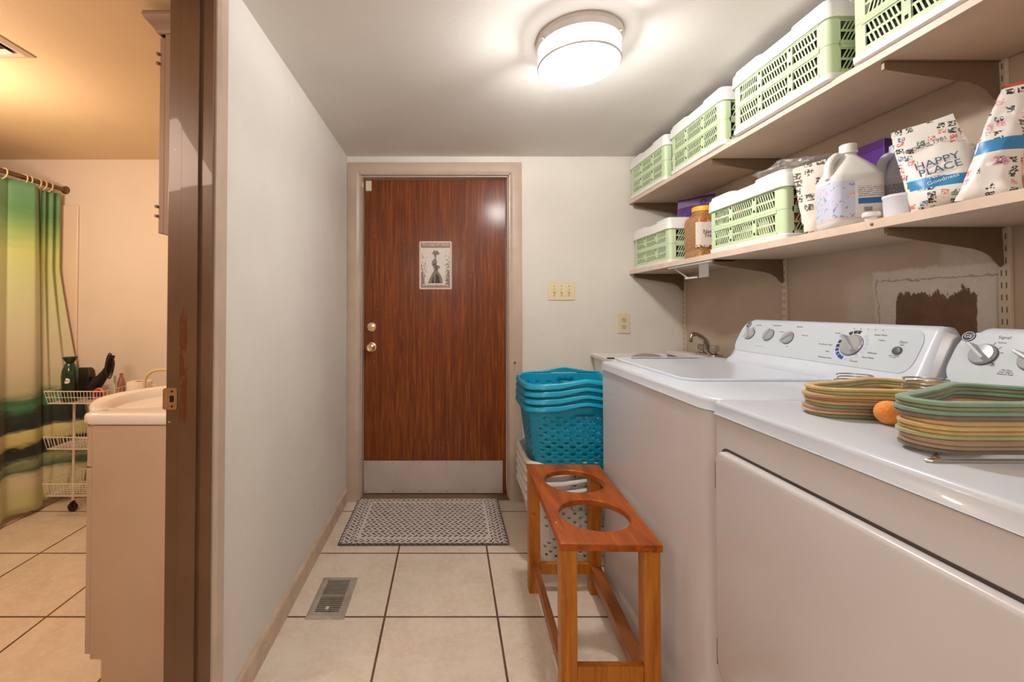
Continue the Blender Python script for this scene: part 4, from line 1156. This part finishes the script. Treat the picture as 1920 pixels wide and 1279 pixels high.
o = mk('bottle_cap', G().lathe([(.0125, 0), (.0135, .002), (.0135, .010), (.019, .0125), (.0195, .020), (.018, .0245), (.010, .0255)], 32), M_jug1)
o.location = (1.150, 1.180, TL); setp(o, 'small white flanged cap on the lower shelf edge before the jugs', 'cap')
o = mk('plastic_tub', G().lathe([(.030, 0), (.033, .002), (.035, .052), (.0365, .054), (.0365, .060), (.033, .061)], 36), pm('tub_white', (226, 228, 238), .35))
o.location = (1.185, 1.135, TL); setp(o, 'short white round tub between the jugs and the printed snack bag', 'tub')

# soft bags
def bag(name, w, h, dpt, mat, loc, rz, tilt, label, cat, seed=1, pinch=.25, crumple=.006, top=.9, lean=0, local_parts=None, roll=0):
    """pillow pouch: flat sealed top, full bottom, standing; local x = width, z = height"""
    t = thing(name, loc, label, cat, None, rz)
    rnd = random.Random(seed); g = G(); NU, NV = 22, 26
    from mathutils import noise as mn
    R = Matrix.Rotation(roll, 4, 'Y') @ Matrix.Rotation(tilt, 4, 'X')
    def P(u, v_, side):
        x = (u - .5) * w * (1 - (1 - top) * v_)
        edge = (1 - abs(2 * u - 1) ** 3) * (min(1, (1 - v_) * 1.5) ** .7) * (min(1, v_ * 9 + .35))
        d = dpt * .5 * edge * (1 - .5 * v_)
        z = v_ * h
        q = Vector((x * 14 + seed, side * 2.0, z * 14))
        n = mn.noise(q) * crumple * 1.6 + mn.noise(q * 2.7) * crumple + abs(mn.noise(q * .9)) * -crumple
        zz = z + (mn.noise(Vector((x * 9, seed, 0))) * crumple * 1.5 if v_ > .6 else 0) * v_
        return Vector((x + n * .4, side * -(d + n * edge), zz + lean * 0))
    for side in (1, -1):
        vs = [R @ P(i / NU, j / NV, side if 0 < i < NU and j < NV else side * .999) for j in range(NV + 1) for i in range(NU + 1)]
        if side == 1: front = vs
        g.add(vs, [(j * (NU + 1) + i, j * (NU + 1) + i + 1, (j + 1) * (NU + 1) + i + 1, (j + 1) * (NU + 1) + i) for j in range(NV) for i in range(NU)])
    k = NU + 1                                     # stitch the bottom and sides
    o2 = len(front)
    fs = []
    for i in range(NU): fs.append((i, o2 + i, o2 + i + 1, i + 1))
    for j in range(NV):
        fs.append((j * k, (j + 1) * k, o2 + (j + 1) * k, o2 + j * k)); e = NU
        fs.append((j * k + e, o2 + j * k + e, o2 + (j + 1) * k + e, (j + 1) * k + e))
    for i in range(NU): fs.append((NV * k + i, NV * k + i + 1, o2 + NV * k + i + 1, o2 + NV * k + i))
    for f in fs: g.f.append(f); g.mi.append(0)
    zmin = min(p.z for p in g.v)
    g.v = [p - Vector((0, 0, zmin)) for p in g.v]
    mk('pouch', g, mat, parent=t, local=True, smooth=70)
    t['_z'] = zmin; del t['_z']
    return t, R, P, zmin
def bag_text(t, R, P, zmin, b, s, u, v_, m, rot=0, name='printed_lettering'):
    p = P(u, v_, 1)
    M = R @ Matrix.Translation((p.x, p.y - .0035, p.z)) @ frame((0, 0, 0), (1, 0, 0), (0, 0, 1)) @ Matrix.Rotation(rot, 4, 'Z')
    M = Matrix.Translation((0, 0, -zmin)) @ M
    c = bpy.data.curves.new('t', 'FONT'); c.body = b; c.size = s; c.align_x = 'CENTER'; c.align_y = 'CENTER'; c.extrude = .0002; c.resolution_u = 3
    q = bpy.data.objects.new('t', c); COL.objects.link(q)
    me = bpy.data.meshes.new_from_object(q.evaluated_get(bpy.context.evaluated_depsgraph_get()))
    bpy.data.objects.remove(q); me.transform(M); me.materials.clear(); me.materials.append(m)
    o = bpy.data.objects.new(name, me); COL.objects.link(o); o.parent = t
def print_mat(name, basec, marks, bands=(), scale=60, thr=.62, gloss=.3):
    b = NT(name); v, x, y, z = b.coord()
    c = None; col = basec
    c = b.mix(0.0, basec, basec)
    vo = b.node('ShaderNodeTexVoronoi'); vo.distance = 'CHEBYCHEV'; vo.inputs['Scale'].default_value = scale
    b.link(b.vec(x, y * .25, z), vo.inputs['Vector']); vo.inputs['Randomness'].default_value = .55
    sel = b.node('ShaderNodeSeparateColor'); b.link(vo.outputs['Color'], sel.inputs[0])
    cell = Ex(b, sel.outputs[0]); d = Ex(b, vo.outputs[0])
    fine = b.noise(v, scale * 5, 2, .5).smooth(.44, .5)
    for (lo, hi, mc, rad) in marks:
        c = b.mix(cell.gt(lo) * cell.lt(hi) * d.lt(rad) * fine, c, mc)
    for (x0, x1, z0, z1, sh, bc) in bands:
        xs = x + z * sh
        c = b.mix(xs.gt(x0) * xs.lt(x1) * z.gt(z0) * z.lt(z1), c, bc)
    b.base(c); b.set(rough=gloss, coat=.2)
    return b.m
m_icon = print_mat('icon_print', (236, 224, 212), [(0, .75, (96, 82, 76), .40)], scale=34)
bag('printed_bag', .125, .245, .045, m_icon, (1.235, 1.405, TL), -.62, -.10, 'cream bag printed with small dark icons between crate and milky jug', 'bag', seed=3, top=.88, roll=-.16)
m_snack = print_mat('snack_print', (240, 236, 230), [(0, .32, (52, 48, 50), .38), (.32, .44, (70, 120, 92), .38), (.44, .58, (214, 120, 110), .36), (.58, .70, (90, 120, 170), .36)],
                    [(-.040, .058, .086, .168, .12, (240, 236, 230)), (-.055, .050, .058, .084, .25, (52, 140, 196))], scale=56)
t, R, P, zm = bag('snack_bag', .135, .225, .070, m_snack, (1.215, 1.045, TL), -.80, -.13, 'white snack bag lettered HAPPY PLACE with a blue band, right of the jugs', 'bag', seed=8, top=.80, roll=-.22, crumple=.005)
bag_text(t, R, P, zm, 'HAPPY', .025, .50, .48, pm('slate_print', (70, 96, 130), .5))
bag_text(t, R, P, zm, 'PLACE', .025, .50, .385, pm('slate_print', (70, 96, 130), .5))
bag_text(t, R, P, zm, 'MEDIUM 1981', .013, .45, .72, M_ink, .06)
bag_text(t, R, P, zm, 'Natural\nGoodness', .013, .48, .285, pm('white_print', (236, 240, 244), .5), .05)
m_sn2 = print_mat('snack_print_tall', (238, 232, 228), [(0, .36, (60, 54, 56), .38), (.36, .50, (226, 150, 160), .36), (.50, .62, (214, 104, 90), .36)],
                  [(-.0, .125, .115, .145, .5, (58, 134, 190))], scale=58)
t, R, P, zm = bag('snack_bag', .098, .255, .055, m_sn2, (1.225, .985, TL), -.85, -.05, 'tall white snack bag with a blue stripe at the right edge of the photo', 'bag', seed=12, top=.34, roll=.16, crumple=.008)
bag_text(t, R, P, zm, '26', .026, .60, .33, pm('pink_print', (216, 130, 160), .5))
m_red = print_mat('red_print', (196, 74, 52), [(0, .5, (226, 140, 110), .30)], [(-.2, .2, 0.0, .115, 0, (206, 150, 122)), (-.2, .2, .150, .225, .1, (226, 212, 206))], scale=50)
bag('treat_bag', .150, .285, .065, m_red, (1.322, .962, TL), -1.0, -.04, 'red and cream treat bag standing behind the tall white snack bag with blue stripe', 'bag', seed=15, top=.9, roll=.05)
# clear crumpled bags
cb = NT('clear_film'); v, x, y, z = cb.coord()
tr = cb.node('ShaderNodeBsdfTransparent'); gl = cb.node('ShaderNodeBsdfGlossy'); gl.inputs['Roughness'].default_value = .18
df = cb.node('ShaderNodeBsdfDiffuse'); df.inputs[0].default_value = lin((220, 212, 206))
m0 = cb.node('ShaderNodeMixShader'); m0.inputs[0].default_value = .45; cb.link(df.outputs[0], m0.inputs[1]); cb.link(gl.outputs[0], m0.inputs[2])
m1 = cb.node('ShaderNodeMixShader'); cb.link(cb.noise(v, 34, 5, .7, 1.5).smooth(.42, .75).s, m1.inputs[0])
mm = cb.node('ShaderNodeMath'); mm.operation = 'MULTIPLY_ADD'; mm.inputs[1].default_value = .45; mm.inputs[2].default_value = .18
cb.link(cb.noise(v, 34, 5, .7, 1.5).smooth(.42, .75).s, mm.inputs[0]); cb.link(mm.outputs[0], m1.inputs[0])
cb.link(tr.outputs[0], m1.inputs[1]); cb.link(m0.outputs[0], m1.inputs[2])
bb = cb.node('ShaderNodeBump'); bb.inputs['Strength'].default_value = 1; bb.inputs['Distance'].default_value = .02
cb.link(cb.noise(v, 26, 4, .6, 1).s, bb.inputs['Height']); cb.link(bb.outputs[0], gl.inputs['Normal']); cb.link(bb.outputs[0], df.inputs['Normal'])
cb.link(m1.outputs[0], cb.n['Material Output'].inputs[0])
from mathutils import noise as mn
def film(loc, sx, sy, sz, rz, label, seed):
    g = G(); NU, NV = 28, 16
    vs = []
    for j in range(NV + 1):
        for i in range(NU):
            th = 2 * PI * i / NU; ph = PI * j / NV
            d = Vector((math.sin(ph) * math.cos(th), math.sin(ph) * math.sin(th), -math.cos(ph)))
            r = 1 + mn.noise(d * 1.7 + Vector((seed, 0, 0))) * .35 + mn.noise(d * 5 + Vector((seed, 3, 0))) * .16
            vs.append((d.x * sx * r, d.y * sy * r, max(0, (d.z + .7) * sz * .59 * r)))
    g.add(vs, [(j * NU + i, j * NU + (i + 1) % NU, (j + 1) * NU + (i + 1) % NU, (j + 1) * NU + i) for j in range(NV) for i in range(NU)])
    o = mk('plastic_bag', g, cb.m, smooth=30)
    o.location = loc; o.rotation_euler = (0, 0, rz); setp(o, label, 'bag')
film((1.275, 1.585, TL + .2462), .10, .13, .055, .2, 'clear crumpled plastic bag lying on top of the lower shelf crate', 2)
film((1.372, 1.150, TL + .001), .050, .080, .205, .1, 'clear crumpled plastic bag standing between the two white snack bags', 9)

# purple carton against the wall and purple pouch
M_purple = pm('purple_print', (86, 40, 128), .35, c2=(64, 28, 100), vs=6)
M_purl = pm('lilac_print', (150, 120, 176), .4)
t = thing('carton', (1.43, 1.50, TL), 'tall purple carton standing against the wall behind the two jugs', 'carton')
part('box', G().box(1.405, 1.452, 1.395, 1.66, TL + .0005, TL + .312), M_purple, t, bevel=.002)
part('top_flap', G().box(1.404, 1.453, 1.394, 1.661, TL + .286, TL + .3135), pm('purple_dark', (70, 26, 96), .35), t, bevel=.0015)
PL = (1.345, 2.36, TL + .2465)
m_pp = print_mat('purple_pouch_print', (88, 52, 120), [(0, .2, (30, 22, 40), .3)], [(-.2, .2, .075, .11, 0, (132, 112, 150))], scale=24)
t, R, P, zm = bag('purple_pouch', .20, .125, .07, m_pp, PL, -.9, -.05, 'purple pouch resting on the lower shelf crate nearest the back wall', 'bag', seed=21, top=.95)
bag_text(t, R, P, zm, 'Q', .04, .72, .68, M_inkd)

# ================================================================== BATHROOM
# wall cabinet on the bathroom side of the partition
BX = -.768
t = thing('wall_cabinet', (-.845, 1.65, 1.43), 'tall taupe wall cabinet with crown moulding seen through the bathroom doorway', 'cabinet')
part('cabinet_body', G().box(-.900, BX, 1.365, 1.96, 1.432, 2.075), M_cab, t, bevel=.001)
part('door', G().box(-.918, -.901, 1.367, 1.66, 1.436, 2.06).box(-.918, -.901, 1.664, 1.958, 1.436, 2.06), M_cab, t, bevel=.002)
pr = [(0, 2.068), (.006, 2.070), (.010, 2.080), (.020, 2.092), (.030, 2.104), (.034, 2.112), (.034, 2.120), (0, 2.120)]
g = G(); rings = []
for (px, py), (dx, dy) in zip([(BX, 1.365), (-.918, 1.365), (-.918, 1.96), (BX, 1.96)], [(0, -1), (-1, -1), (-1, 1), (0, 1)]):
    rings.append([(px + dx * q[0], py + dy * q[0], q[1]) for q in pr])
g.loft(rings); part('crown_moulding', g, M_cab, t, smooth=20)
part('top_board', G().box(-.951, BX, 1.332, 1.99, 2.118, 2.124), M_brk, t)
for z in (2.005, 1.975, 1.52, 1.49): part('hinge', G().box(-.924, -.917, 1.358, 1.368, z - .004, z + .004), M_brk, t)

# vanity with a bellied one-piece top
t = thing('bathroom_vanity', (-.95, 1.65, 0), 'beige bathroom vanity cabinet with a bellied white basin top in the doorway', 'vanity')
part('cabinet_body', G().prism([(-1.110, .115), (-1.110, .835), (BX, .835), (BX, 0), (-1.075, 0), (-1.075, .115)], 'y', 1.36, 1.98), M_van, t, bevel=.0015)
dv = part('door', G().box(-1.128, -1.111, 1.362, 1.668, .13, .70).box(-1.128, -1.111, 1.672, 1.978, .13, .70), M_van, t, bevel=.002)
part('drawer_front', G().box(-1.128, -1.111, 1.362, 1.978, .706, .828), M_van, t, bevel=.002)
part('toe_kick', G().box(-1.074, -1.070, 1.365, 1.975, .001, .114), M_brk, t)
ol = [(BX, 1.350), (-1.118, 1.350), (-1.134, 1.356), (-1.140, 1.372), (-1.140, 1.405)]
ol += [(-1.140 - .155 * math.sin(PI * k / 24) ** .8, 1.405 + .50 * k / 24) for k in range(1, 24)]
ol += [(-1.140, 1.905), (-1.140, 1.965), (-1.130, 1.988), (-1.118, 1.992), (BX, 1.992)]
bc = (-1.03, 1.655)
N = 72; O = resample(ol, N, bc)
def bowl(r, z, fx=.185, fy=.205):
    return [(bc[0] - .03 + fx * r * math.cos(2 * PI * k / N + .01), bc[1] + fy * r * math.sin(2 * PI * k / N + .01), z) for k in range(N)]
sh = lambda s, z: [(bc[0] + (p[0] - bc[0]) * s, bc[1] + (p[1] - bc[1]) * s, z) for p in O]
part('basin_top', G().loft([sh(.93, .838), sh(.985, .838), sh(1, .843), sh(1, .864), sh(.985, .872), sh(.96, .872), bowl(1.06, .869), bowl(1.0, .864), bowl(.93, .845), bowl(.75, .79), bowl(.4, .755), bowl(.1, .75)]), M_porc, t, smooth=70)

# shower curtain on its rod
CXX = -2.46
t = thing('shower_rod', (CXX, 2.0, 1.957), 'brown metal shower curtain rod running to the bathroom back wall', 'rod')
part('tube', G().tube([(CXX, .9, 1.957), (CXX, 2.775, 1.957)], .013, seg=16), pm('bronze_rod', (120, 92, 66), .3, .7), t)
part('flange', G().lathe([(.026, 0), (.026, .008), (.016, .022)], 24, M=Ry(CXX, 1.957, 2.7795)), pm('bronze_rod_end', (128, 100, 74), .35, .6), t)
ct = NT('landscape_curtain'); v, x, y, z = ct.coord('Generated'); v, x, y, z = ct.coord()
wv = ct.noise(ct.vec(y * 1.1, 0, z * 2.2), 1.6, 5, .6)
w2 = ct.noise(ct.vec(y * 5, x * 5, z * 26), 1, 5, .65)
zz = (z + 1.95 + (wv - .5) * .16 + (y - .4) * .03 + (w2 - .5) * .10) / 1.9
C = [(0, (206, 206, 160)), (.05, (196, 200, 140)), (.10, (214, 208, 176)), (.125, (206, 200, 160)), (.14, (70, 98, 76)), (.165, (150, 160, 120)), (.18, (30, 44, 38)), (.215, (24, 34, 30)), (.225, (196, 190, 120)),
     (.262, (214, 208, 150)), (.272, (26, 38, 32)), (.325, (34, 54, 44)), (.345, (72, 132, 96)), (.365, (56, 112, 76)), (.39, (190, 188, 150)), (.46, (206, 198, 172)), (.58, (206, 206, 172)), (.70, (198, 208, 156)), (.80, (194, 206, 132)), (.86, (150, 184, 112)), (.93, (88, 146, 92)), (1, (104, 156, 118))]
# the colour ramp holds 32 stops
ct.base(ct.ramp(zz, C)); ct.set(rough=.6, sheen=.2)
g = G(); NU, NV = 150, 44; vs = []
for j in range(NV + 1):
    q = j / NV; z = .028 + q * 1.895
    for i in range(NU + 1):
        u = i / NU; yy = 1.55 + u * 1.075
        ph = u * 5.5 * 2 * PI + 1.6 * math.sin(u * 9)
        amp = .024 * (.7 + .5 * math.sin(u * 7 + 1)) * (.75 + .4 * q)
        xx = CXX + amp * math.sin(ph) + .012 * math.sin(u * 21 + q * 2)
        vs.append((xx + (1 - q) * .03, yy + .012 * math.sin(2 * ph) * q, z + .010 * math.sin(u * 10)))
g.add(vs, [(j * (NU + 1) + i, j * (NU + 1) + i + 1, (j + 1) * (NU + 1) + i + 1, (j + 1) * (NU + 1) + i) for j in range(NV) for i in range(NU)])
t = thing('shower_curtain', (CXX, 2.1, 1.95), 'green landscape print shower curtain hanging at the left edge of the photo', 'curtain')
mk('front_drape', g, ct.m, parent=t, smooth=180, fixn=False, solid=.0015)
g = G(); NU = 36; vs = []
for j in range(NV + 1):
    q = j / NV; z = .05 + q * 1.873
    fl_ = max(0, 1 - max(0, z - .30) / 1.15) ** 1.1 if z < 1.45 else 0
    fl_ *= min(1, .55 + z * 1.4)
    for i in range(NU + 1):
        u = i / NU
        yy = 2.615 + u * (.115 + .02 * fl_)
        xx = CXX - .005 + .016 * math.sin(u * 4.5 * PI) * (1 - .4 * fl_) + (.03 + .19 * u) * fl_
        vs.append((xx, yy, z))
g.add(vs, [(j * (NU + 1) + i, j * (NU + 1) + i + 1, (j + 1) * (NU + 1) + i + 1, (j + 1) * (NU + 1) + i) for j in range(NV) for i in range(NU)])
mk('end_drape', g, ct.m, parent=t, smooth=180, fixn=False, solid=.0015)
ORG['sc'] = Vector((0, 0, 0))
for yy in (1.75, 1.92, 2.09, 2.25, 2.385, 2.50, 2.53, 2.585, 2.62, 2.66):
    mk('curtain_ring', G().tube([(CXX + .024 * math.cos(a), yy + .006 * math.sin(a), 1.944 + .030 * math.sin(a)) for a in [2 * PI * i / 20 for i in range(20)]], .0035, True), M_ivory, parent=t)
# shower surround edge and vent
o = mk('shower_surround', G().box(-3.29, -2.37, 2.766, 2.7795, .0, 1.86), pm('surround_panel', (238, 216, 196), .25), bevel=.006)
setp(o, 'pale shower surround panel edge on the bathroom back wall behind the curtain', 'panel')
t = thing('ceiling_vent', (-1.75, 1.47, CEIL), 'square metal ceiling vent in the bathroom at the left edge of the photo', 'vent')
x0, x1, y0, y1 = -1.93, -1.572, 1.29, 1.64
def rr4(o): return [(x0 + o, y0 + o), (x1 - o, y0 + o), (x1 - o, y1 - o), (x0 + o, y1 - o)]
part('frame', G().loft([[(*p, z) for p in rr4(o)] for z, o in ((CEIL - .0003, 0), (CEIL - .004, 0), (CEIL - .010, .02), (CEIL - .006, .035), (CEIL - .001, .035))], cap0=False, cap1=False), pm('vent_paint', (196, 176, 156), .5), t, smooth=0)
for k in range(4):
    o_ = .042 + k * .032
    part('louvre', G().loft([[(*p, z) for p in rr4(o)] for z, o in ((CEIL - .002, o_ + .016), (CEIL - .012, o_), (CEIL - .0135, o_), (CEIL - .0035, o_ + .016))], cap0=False, cap1=False), pm('vent_paint', (196, 176, 156), .5), t, smooth=0)
part('backing', G().box(x0 + .03, x1 - .03, y0 + .03, y1 - .03, CEIL - .0012, CEIL - .0004), M_dark, t)

# wire basket cart
KX0, KX1, KY0, KY1 = -2.262, -1.93, 2.435, 2.665
t = thing('wire_cart', (-2.1, 2.55, 0), 'white three-tier wire basket cart on castors beside the shower curtain', 'cart')
def wbasket(z0, z1, nm):
    g = G()
    x0, x1, y0, y1 = KX0, KX1, KY0, KY1; s = .012
    for z, k, r in ((z1, 0, .0030), (z0, s, .0026), ((z0 + z1) / 2, s / 2, .0018)):
        if z not in (z0, z1) and nm != 1: continue
        g.tube([(x0 + k, y0 + k, z), (x1 - k, y0 + k, z), (x1 - k, y1 - k, z), (x0 + k, y1 - k, z)], r, True, seg=6)
    n = 19
    for i in range(n):
        x = x0 + (x1 - x0) * i / (n - 1); xb = x0 + s + (x1 - x0 - 2 * s) * i / (n - 1)
        g.tube([(x, y0, z1), (xb, y0 + s, z0), (xb, y1 - s, z0), (x, y1, z1)], .0016, seg=5)
    n = 9
    for i in range(1, n - 1):
        y = y0 + (y1 - y0) * i / (n - 1)
        g.tube([(x0, y, z1), (x0 + s, y, z0), (x1 - s, y, z0), (x1, y, z1)], .0016, seg=5)
    part('wire_basket', g, M_wirew, t, smooth=60)
wbasket(.665, .735, 1); wbasket(.410, .480, 0); wbasket(.150, .222, 0)
for (x, y) in ((-2.225, 2.59), (-1.985, 2.59)):
    part('post', G().tube([(x, y, .065), (x, y, .80)], .0065, seg=10), M_wirew, t)
for (x, y) in ((-2.225, 2.59), (-1.985, 2.59)):
    cst = part('castor', G().lathe([(.006, -.009), (.024, -.009), (.026, -.006), (.026, .006), (.024, .009), (.006, .009)], 20, M=Matrix.Translation((x, y, .0265)) @ Matrix.Rotation(math.radians(90), 4, 'X')), M_black, t)
    part('fork', G().box(x - .006, x + .006, y - .013, y + .013, .052, .058).box(x - .005, x + .005, y - .013, y - .011, .025, .053).box(x - .005, x + .005, y + .011, y + .013, .025, .053).tube([(x, y, .058), (x, y, .152)], .004, seg=8), M_black, cst)
BZ = .667
# items in the top basket
t = thing('spray_bottle', (-2.175, 2.50, BZ), 'dark green bottle with flared top and white oval label in the wire cart', 'bottle')
SBM = Matrix.Translation((-2.175, 2.50, BZ))
part('bottle_body', G().lathe([(.030, 0), (.038, .004), (.039, .03), (.038, .10), (.040, .145), (.036, .180), (.024, .212), (.018, .222)], 32, M=SBM), pm('dark_green_gloss', (22, 54, 38), .2, coat=.5), t, smooth=60)
part('flared_cap', G().lathe([(.016, .220), (.020, .224), (.036, .250), (.037, .253), (.014, .240)], 28, M=SBM @ Matrix.Shear('XZ', 4, (0, 0)) @ Matrix.Rotation(0, 4, 'X')), pm('green_cap', (28, 62, 46), .25), t)
part('oval_label', G().lathe([(.019, 0), (.019, .0008)], 24, M=Matrix.Translation((-2.160, 2.4625, BZ + .122)) @ Matrix.Rotation(math.radians(90), 4, 'X') @ Matrix.Diagonal((1, .8, 1, 1))), M_paper, t)
text('label_lettering', 'Balsam', .010, frame((-2.160, 2.4612, BZ + .122), (1, 0, 0), (0, 0, 1)), M_ink, t)
t = thing('hair_dryer', (-2.03, 2.55, BZ), 'black hair dryer with its coiled black cord standing in the wire cart', 'hair dryer')
a = smoothpath([(-2.11, 2.53, .70), (-2.06, 2.53, .745), (-2.02, 2.54, .80), (-1.985, 2.55, .86)], 5)
part('barrel', G().tube(a, [.030, .030, .032, .034, .036, .036, .034, .032, .030, .028, .026, .024, .022, .021, .020, .019][:len(a)], seg=16), M_black, t)
part('handle', G().tube(smoothpath([(-1.995, 2.545, .84), (-1.985, 2.55, .89), (-1.978, 2.555, .925)], 5), .017, seg=14), M_black, t)
for k in range(3):
    cc = (-1.99 + .008 * k, 2.548 - .012 * k, .875 - .01 * k)
    part('cord', G().tube(smoothpath([(cc[0] + .020 * math.cos(q) + .006 * k, cc[1] + .012 * math.sin(q), cc[2] + .058 * math.sin(q) + .006 * math.cos(3 * q)) for q in [2 * PI * i / 10 for i in range(10)]], 3, True), .0035, True, seg=6), M_black, t)
o = mk('hair_clipper', G().loft([[(p[0], p[1], z) for p in rrect(s, s * .8, s * .5, 4)] for z, s in ((0, .020), (.01, .024), (.07, .026), (.11, .020), (.13, .016))]), M_black, smooth=50)
o.location = (-2.105, 2.575, BZ); setp(o, 'small black appliance standing behind the hair dryer in the wire cart', 'appliance')
o = mk('toiletry_bag', G().loft([[(p[0], p[1], z) for p in rrect(s, s * .45, s * .35, 6)] for z, s in ((0, .048), (.01, .054), (.12, .056), (.16, .050), (.175, .036))]), pm('charcoal_nylon', (44, 40, 38), .5), smooth=50)
o.location = (-2.195, 2.627, BZ); setp(o, 'charcoal toiletry bag behind the dark green bottle in the wire cart', 'bag')
t = thing('hair_brush', (-1.985, 2.475, BZ), 'pink-red round hair brush at the right end of the wire cart basket', 'brush')
part('brush_head', G().tube([(-1.985 + .030 * math.cos(q), 2.475, BZ + .040 + .034 * math.sin(q)) for q in [2 * PI * i / 24 for i in range(24)]], .0085, True, seg=10), pm('coral_plastic', (206, 84, 76), .3), t)
part('brush_pad', G().lathe([(.024, -.004), (.026, 0), (.024, .004)], 24, M=Matrix.Translation((-1.985, 2.475, BZ + .040)) @ Matrix.Rotation(math.radians(90), 4, 'X')), pm('dark_red_pad', (96, 30, 30), .5), t)
o = mk('glass_bottle', G().lathe([(.018, 0), (.020, .004), (.020, .09), (.014, .115), (.009, .125), (.009, .145)], 20), pm('rose_bottle', (170, 120, 100), .2), smooth=50)
o.location = (-1.955, 2.60, BZ); setp(o, 'rose brown bottle behind the pink-red brush in the wire cart', 'bottle')

# scrolled cream rack behind the vanity holding paper rolls
t = thing('paper_rack', (-1.80, 2.62, 0), 'cream metal paper rack with arched handle behind the vanity basin', 'rack')
g = G()
for x in (-1.735, -1.565):
    pass
ax0, ax1, zt = -1.745, -1.545, .845
arch = smoothpath([(ax0, 2.50, .30), (ax0, 2.50, .60), (ax0, 2.50, .775), (ax0 + .025, 2.50, .825), (ax0 + .07, 2.50, zt), (ax1 - .06, 2.50, zt), (ax1 - .015, 2.50, .82), (ax1, 2.50, .775), (ax1, 2.50, .60), (ax1, 2.50, .02)], 5)
part('arched_handle', G().tube([(ax0, 2.50, .02)] + arch, .0085, seg=10), M_cream, t)
part('finial', G().lathe([(.006, .02), (.006, .78), (.009, .785), (.009, .80), (.004, .812)], 14, M=Matrix.Translation((-1.495, 2.55, 0))), M_cream, t)
def scroll(cx, cz, r, s=1): return G().tube(smoothpath([(cx + s * r * (1 - i / 14) * math.cos(i * .6), 2.50, cz + r * (1 - i / 14) * math.sin(i * .6)) for i in range(12)], 3), .0035, seg=6)
part('scroll', scroll(-1.70, .735, .030), M_cream, t); part('scroll', scroll(-1.60, .735, .030, -1), M_cream, t)
part('rail', G().tube([(-1.90, 2.50, .70), (-1.495, 2.50, .70)], .004).tube([(-1.90, 2.50, .70), (-1.90, 2.64, .70), (-1.495, 2.64, .70), (-1.495, 2.50, .70)], .004).tube([(-1.90, 2.50, .70), (-1.90, 2.50, .02)], .005).tube([(-1.90, 2.64, .70), (-1.90, 2.64, .02)], .005).tube([(-1.495, 2.64, .70), (-1.495, 2.64, .02)], .005)
     .tube([(-1.90, 2.57, .655), (-1.495, 2.57, .655)], .004).tube([(-1.90, 2.53, .655), (-1.495, 2.53, .655)], .004).tube([(-1.90, 2.61, .655), (-1.495, 2.61, .655)], .004).tube([(-1.90, 2.50, .655), (-1.90, 2.64, .655), (-1.495, 2.64, .655), (-1.495, 2.50, .655)], .004, True), M_cream, t)
t = thing('toilet_roll', (-1.825, 2.572, .66), 'white toilet paper roll in the cream rack behind the vanity', 'toilet roll')
RM = Matrix.Translation((-1.825, 2.572, .66))
part('paper', G().lathe([(.021, .001), (.062, .0), (.063, .003), (.063, .107), (.061, .110), (.021, .109), (.021, .001)], 40, M=RM, cap0=False, cap1=False), M_paper, t)
part('cardboard_core', G().lathe([(.0205, 0), (.0208, .108), (.0195, .108), (.0195, 0), (.0205, 0)], 28, M=RM, cap0=False, cap1=False), pm('cardboard', (170, 136, 100), .9), t)
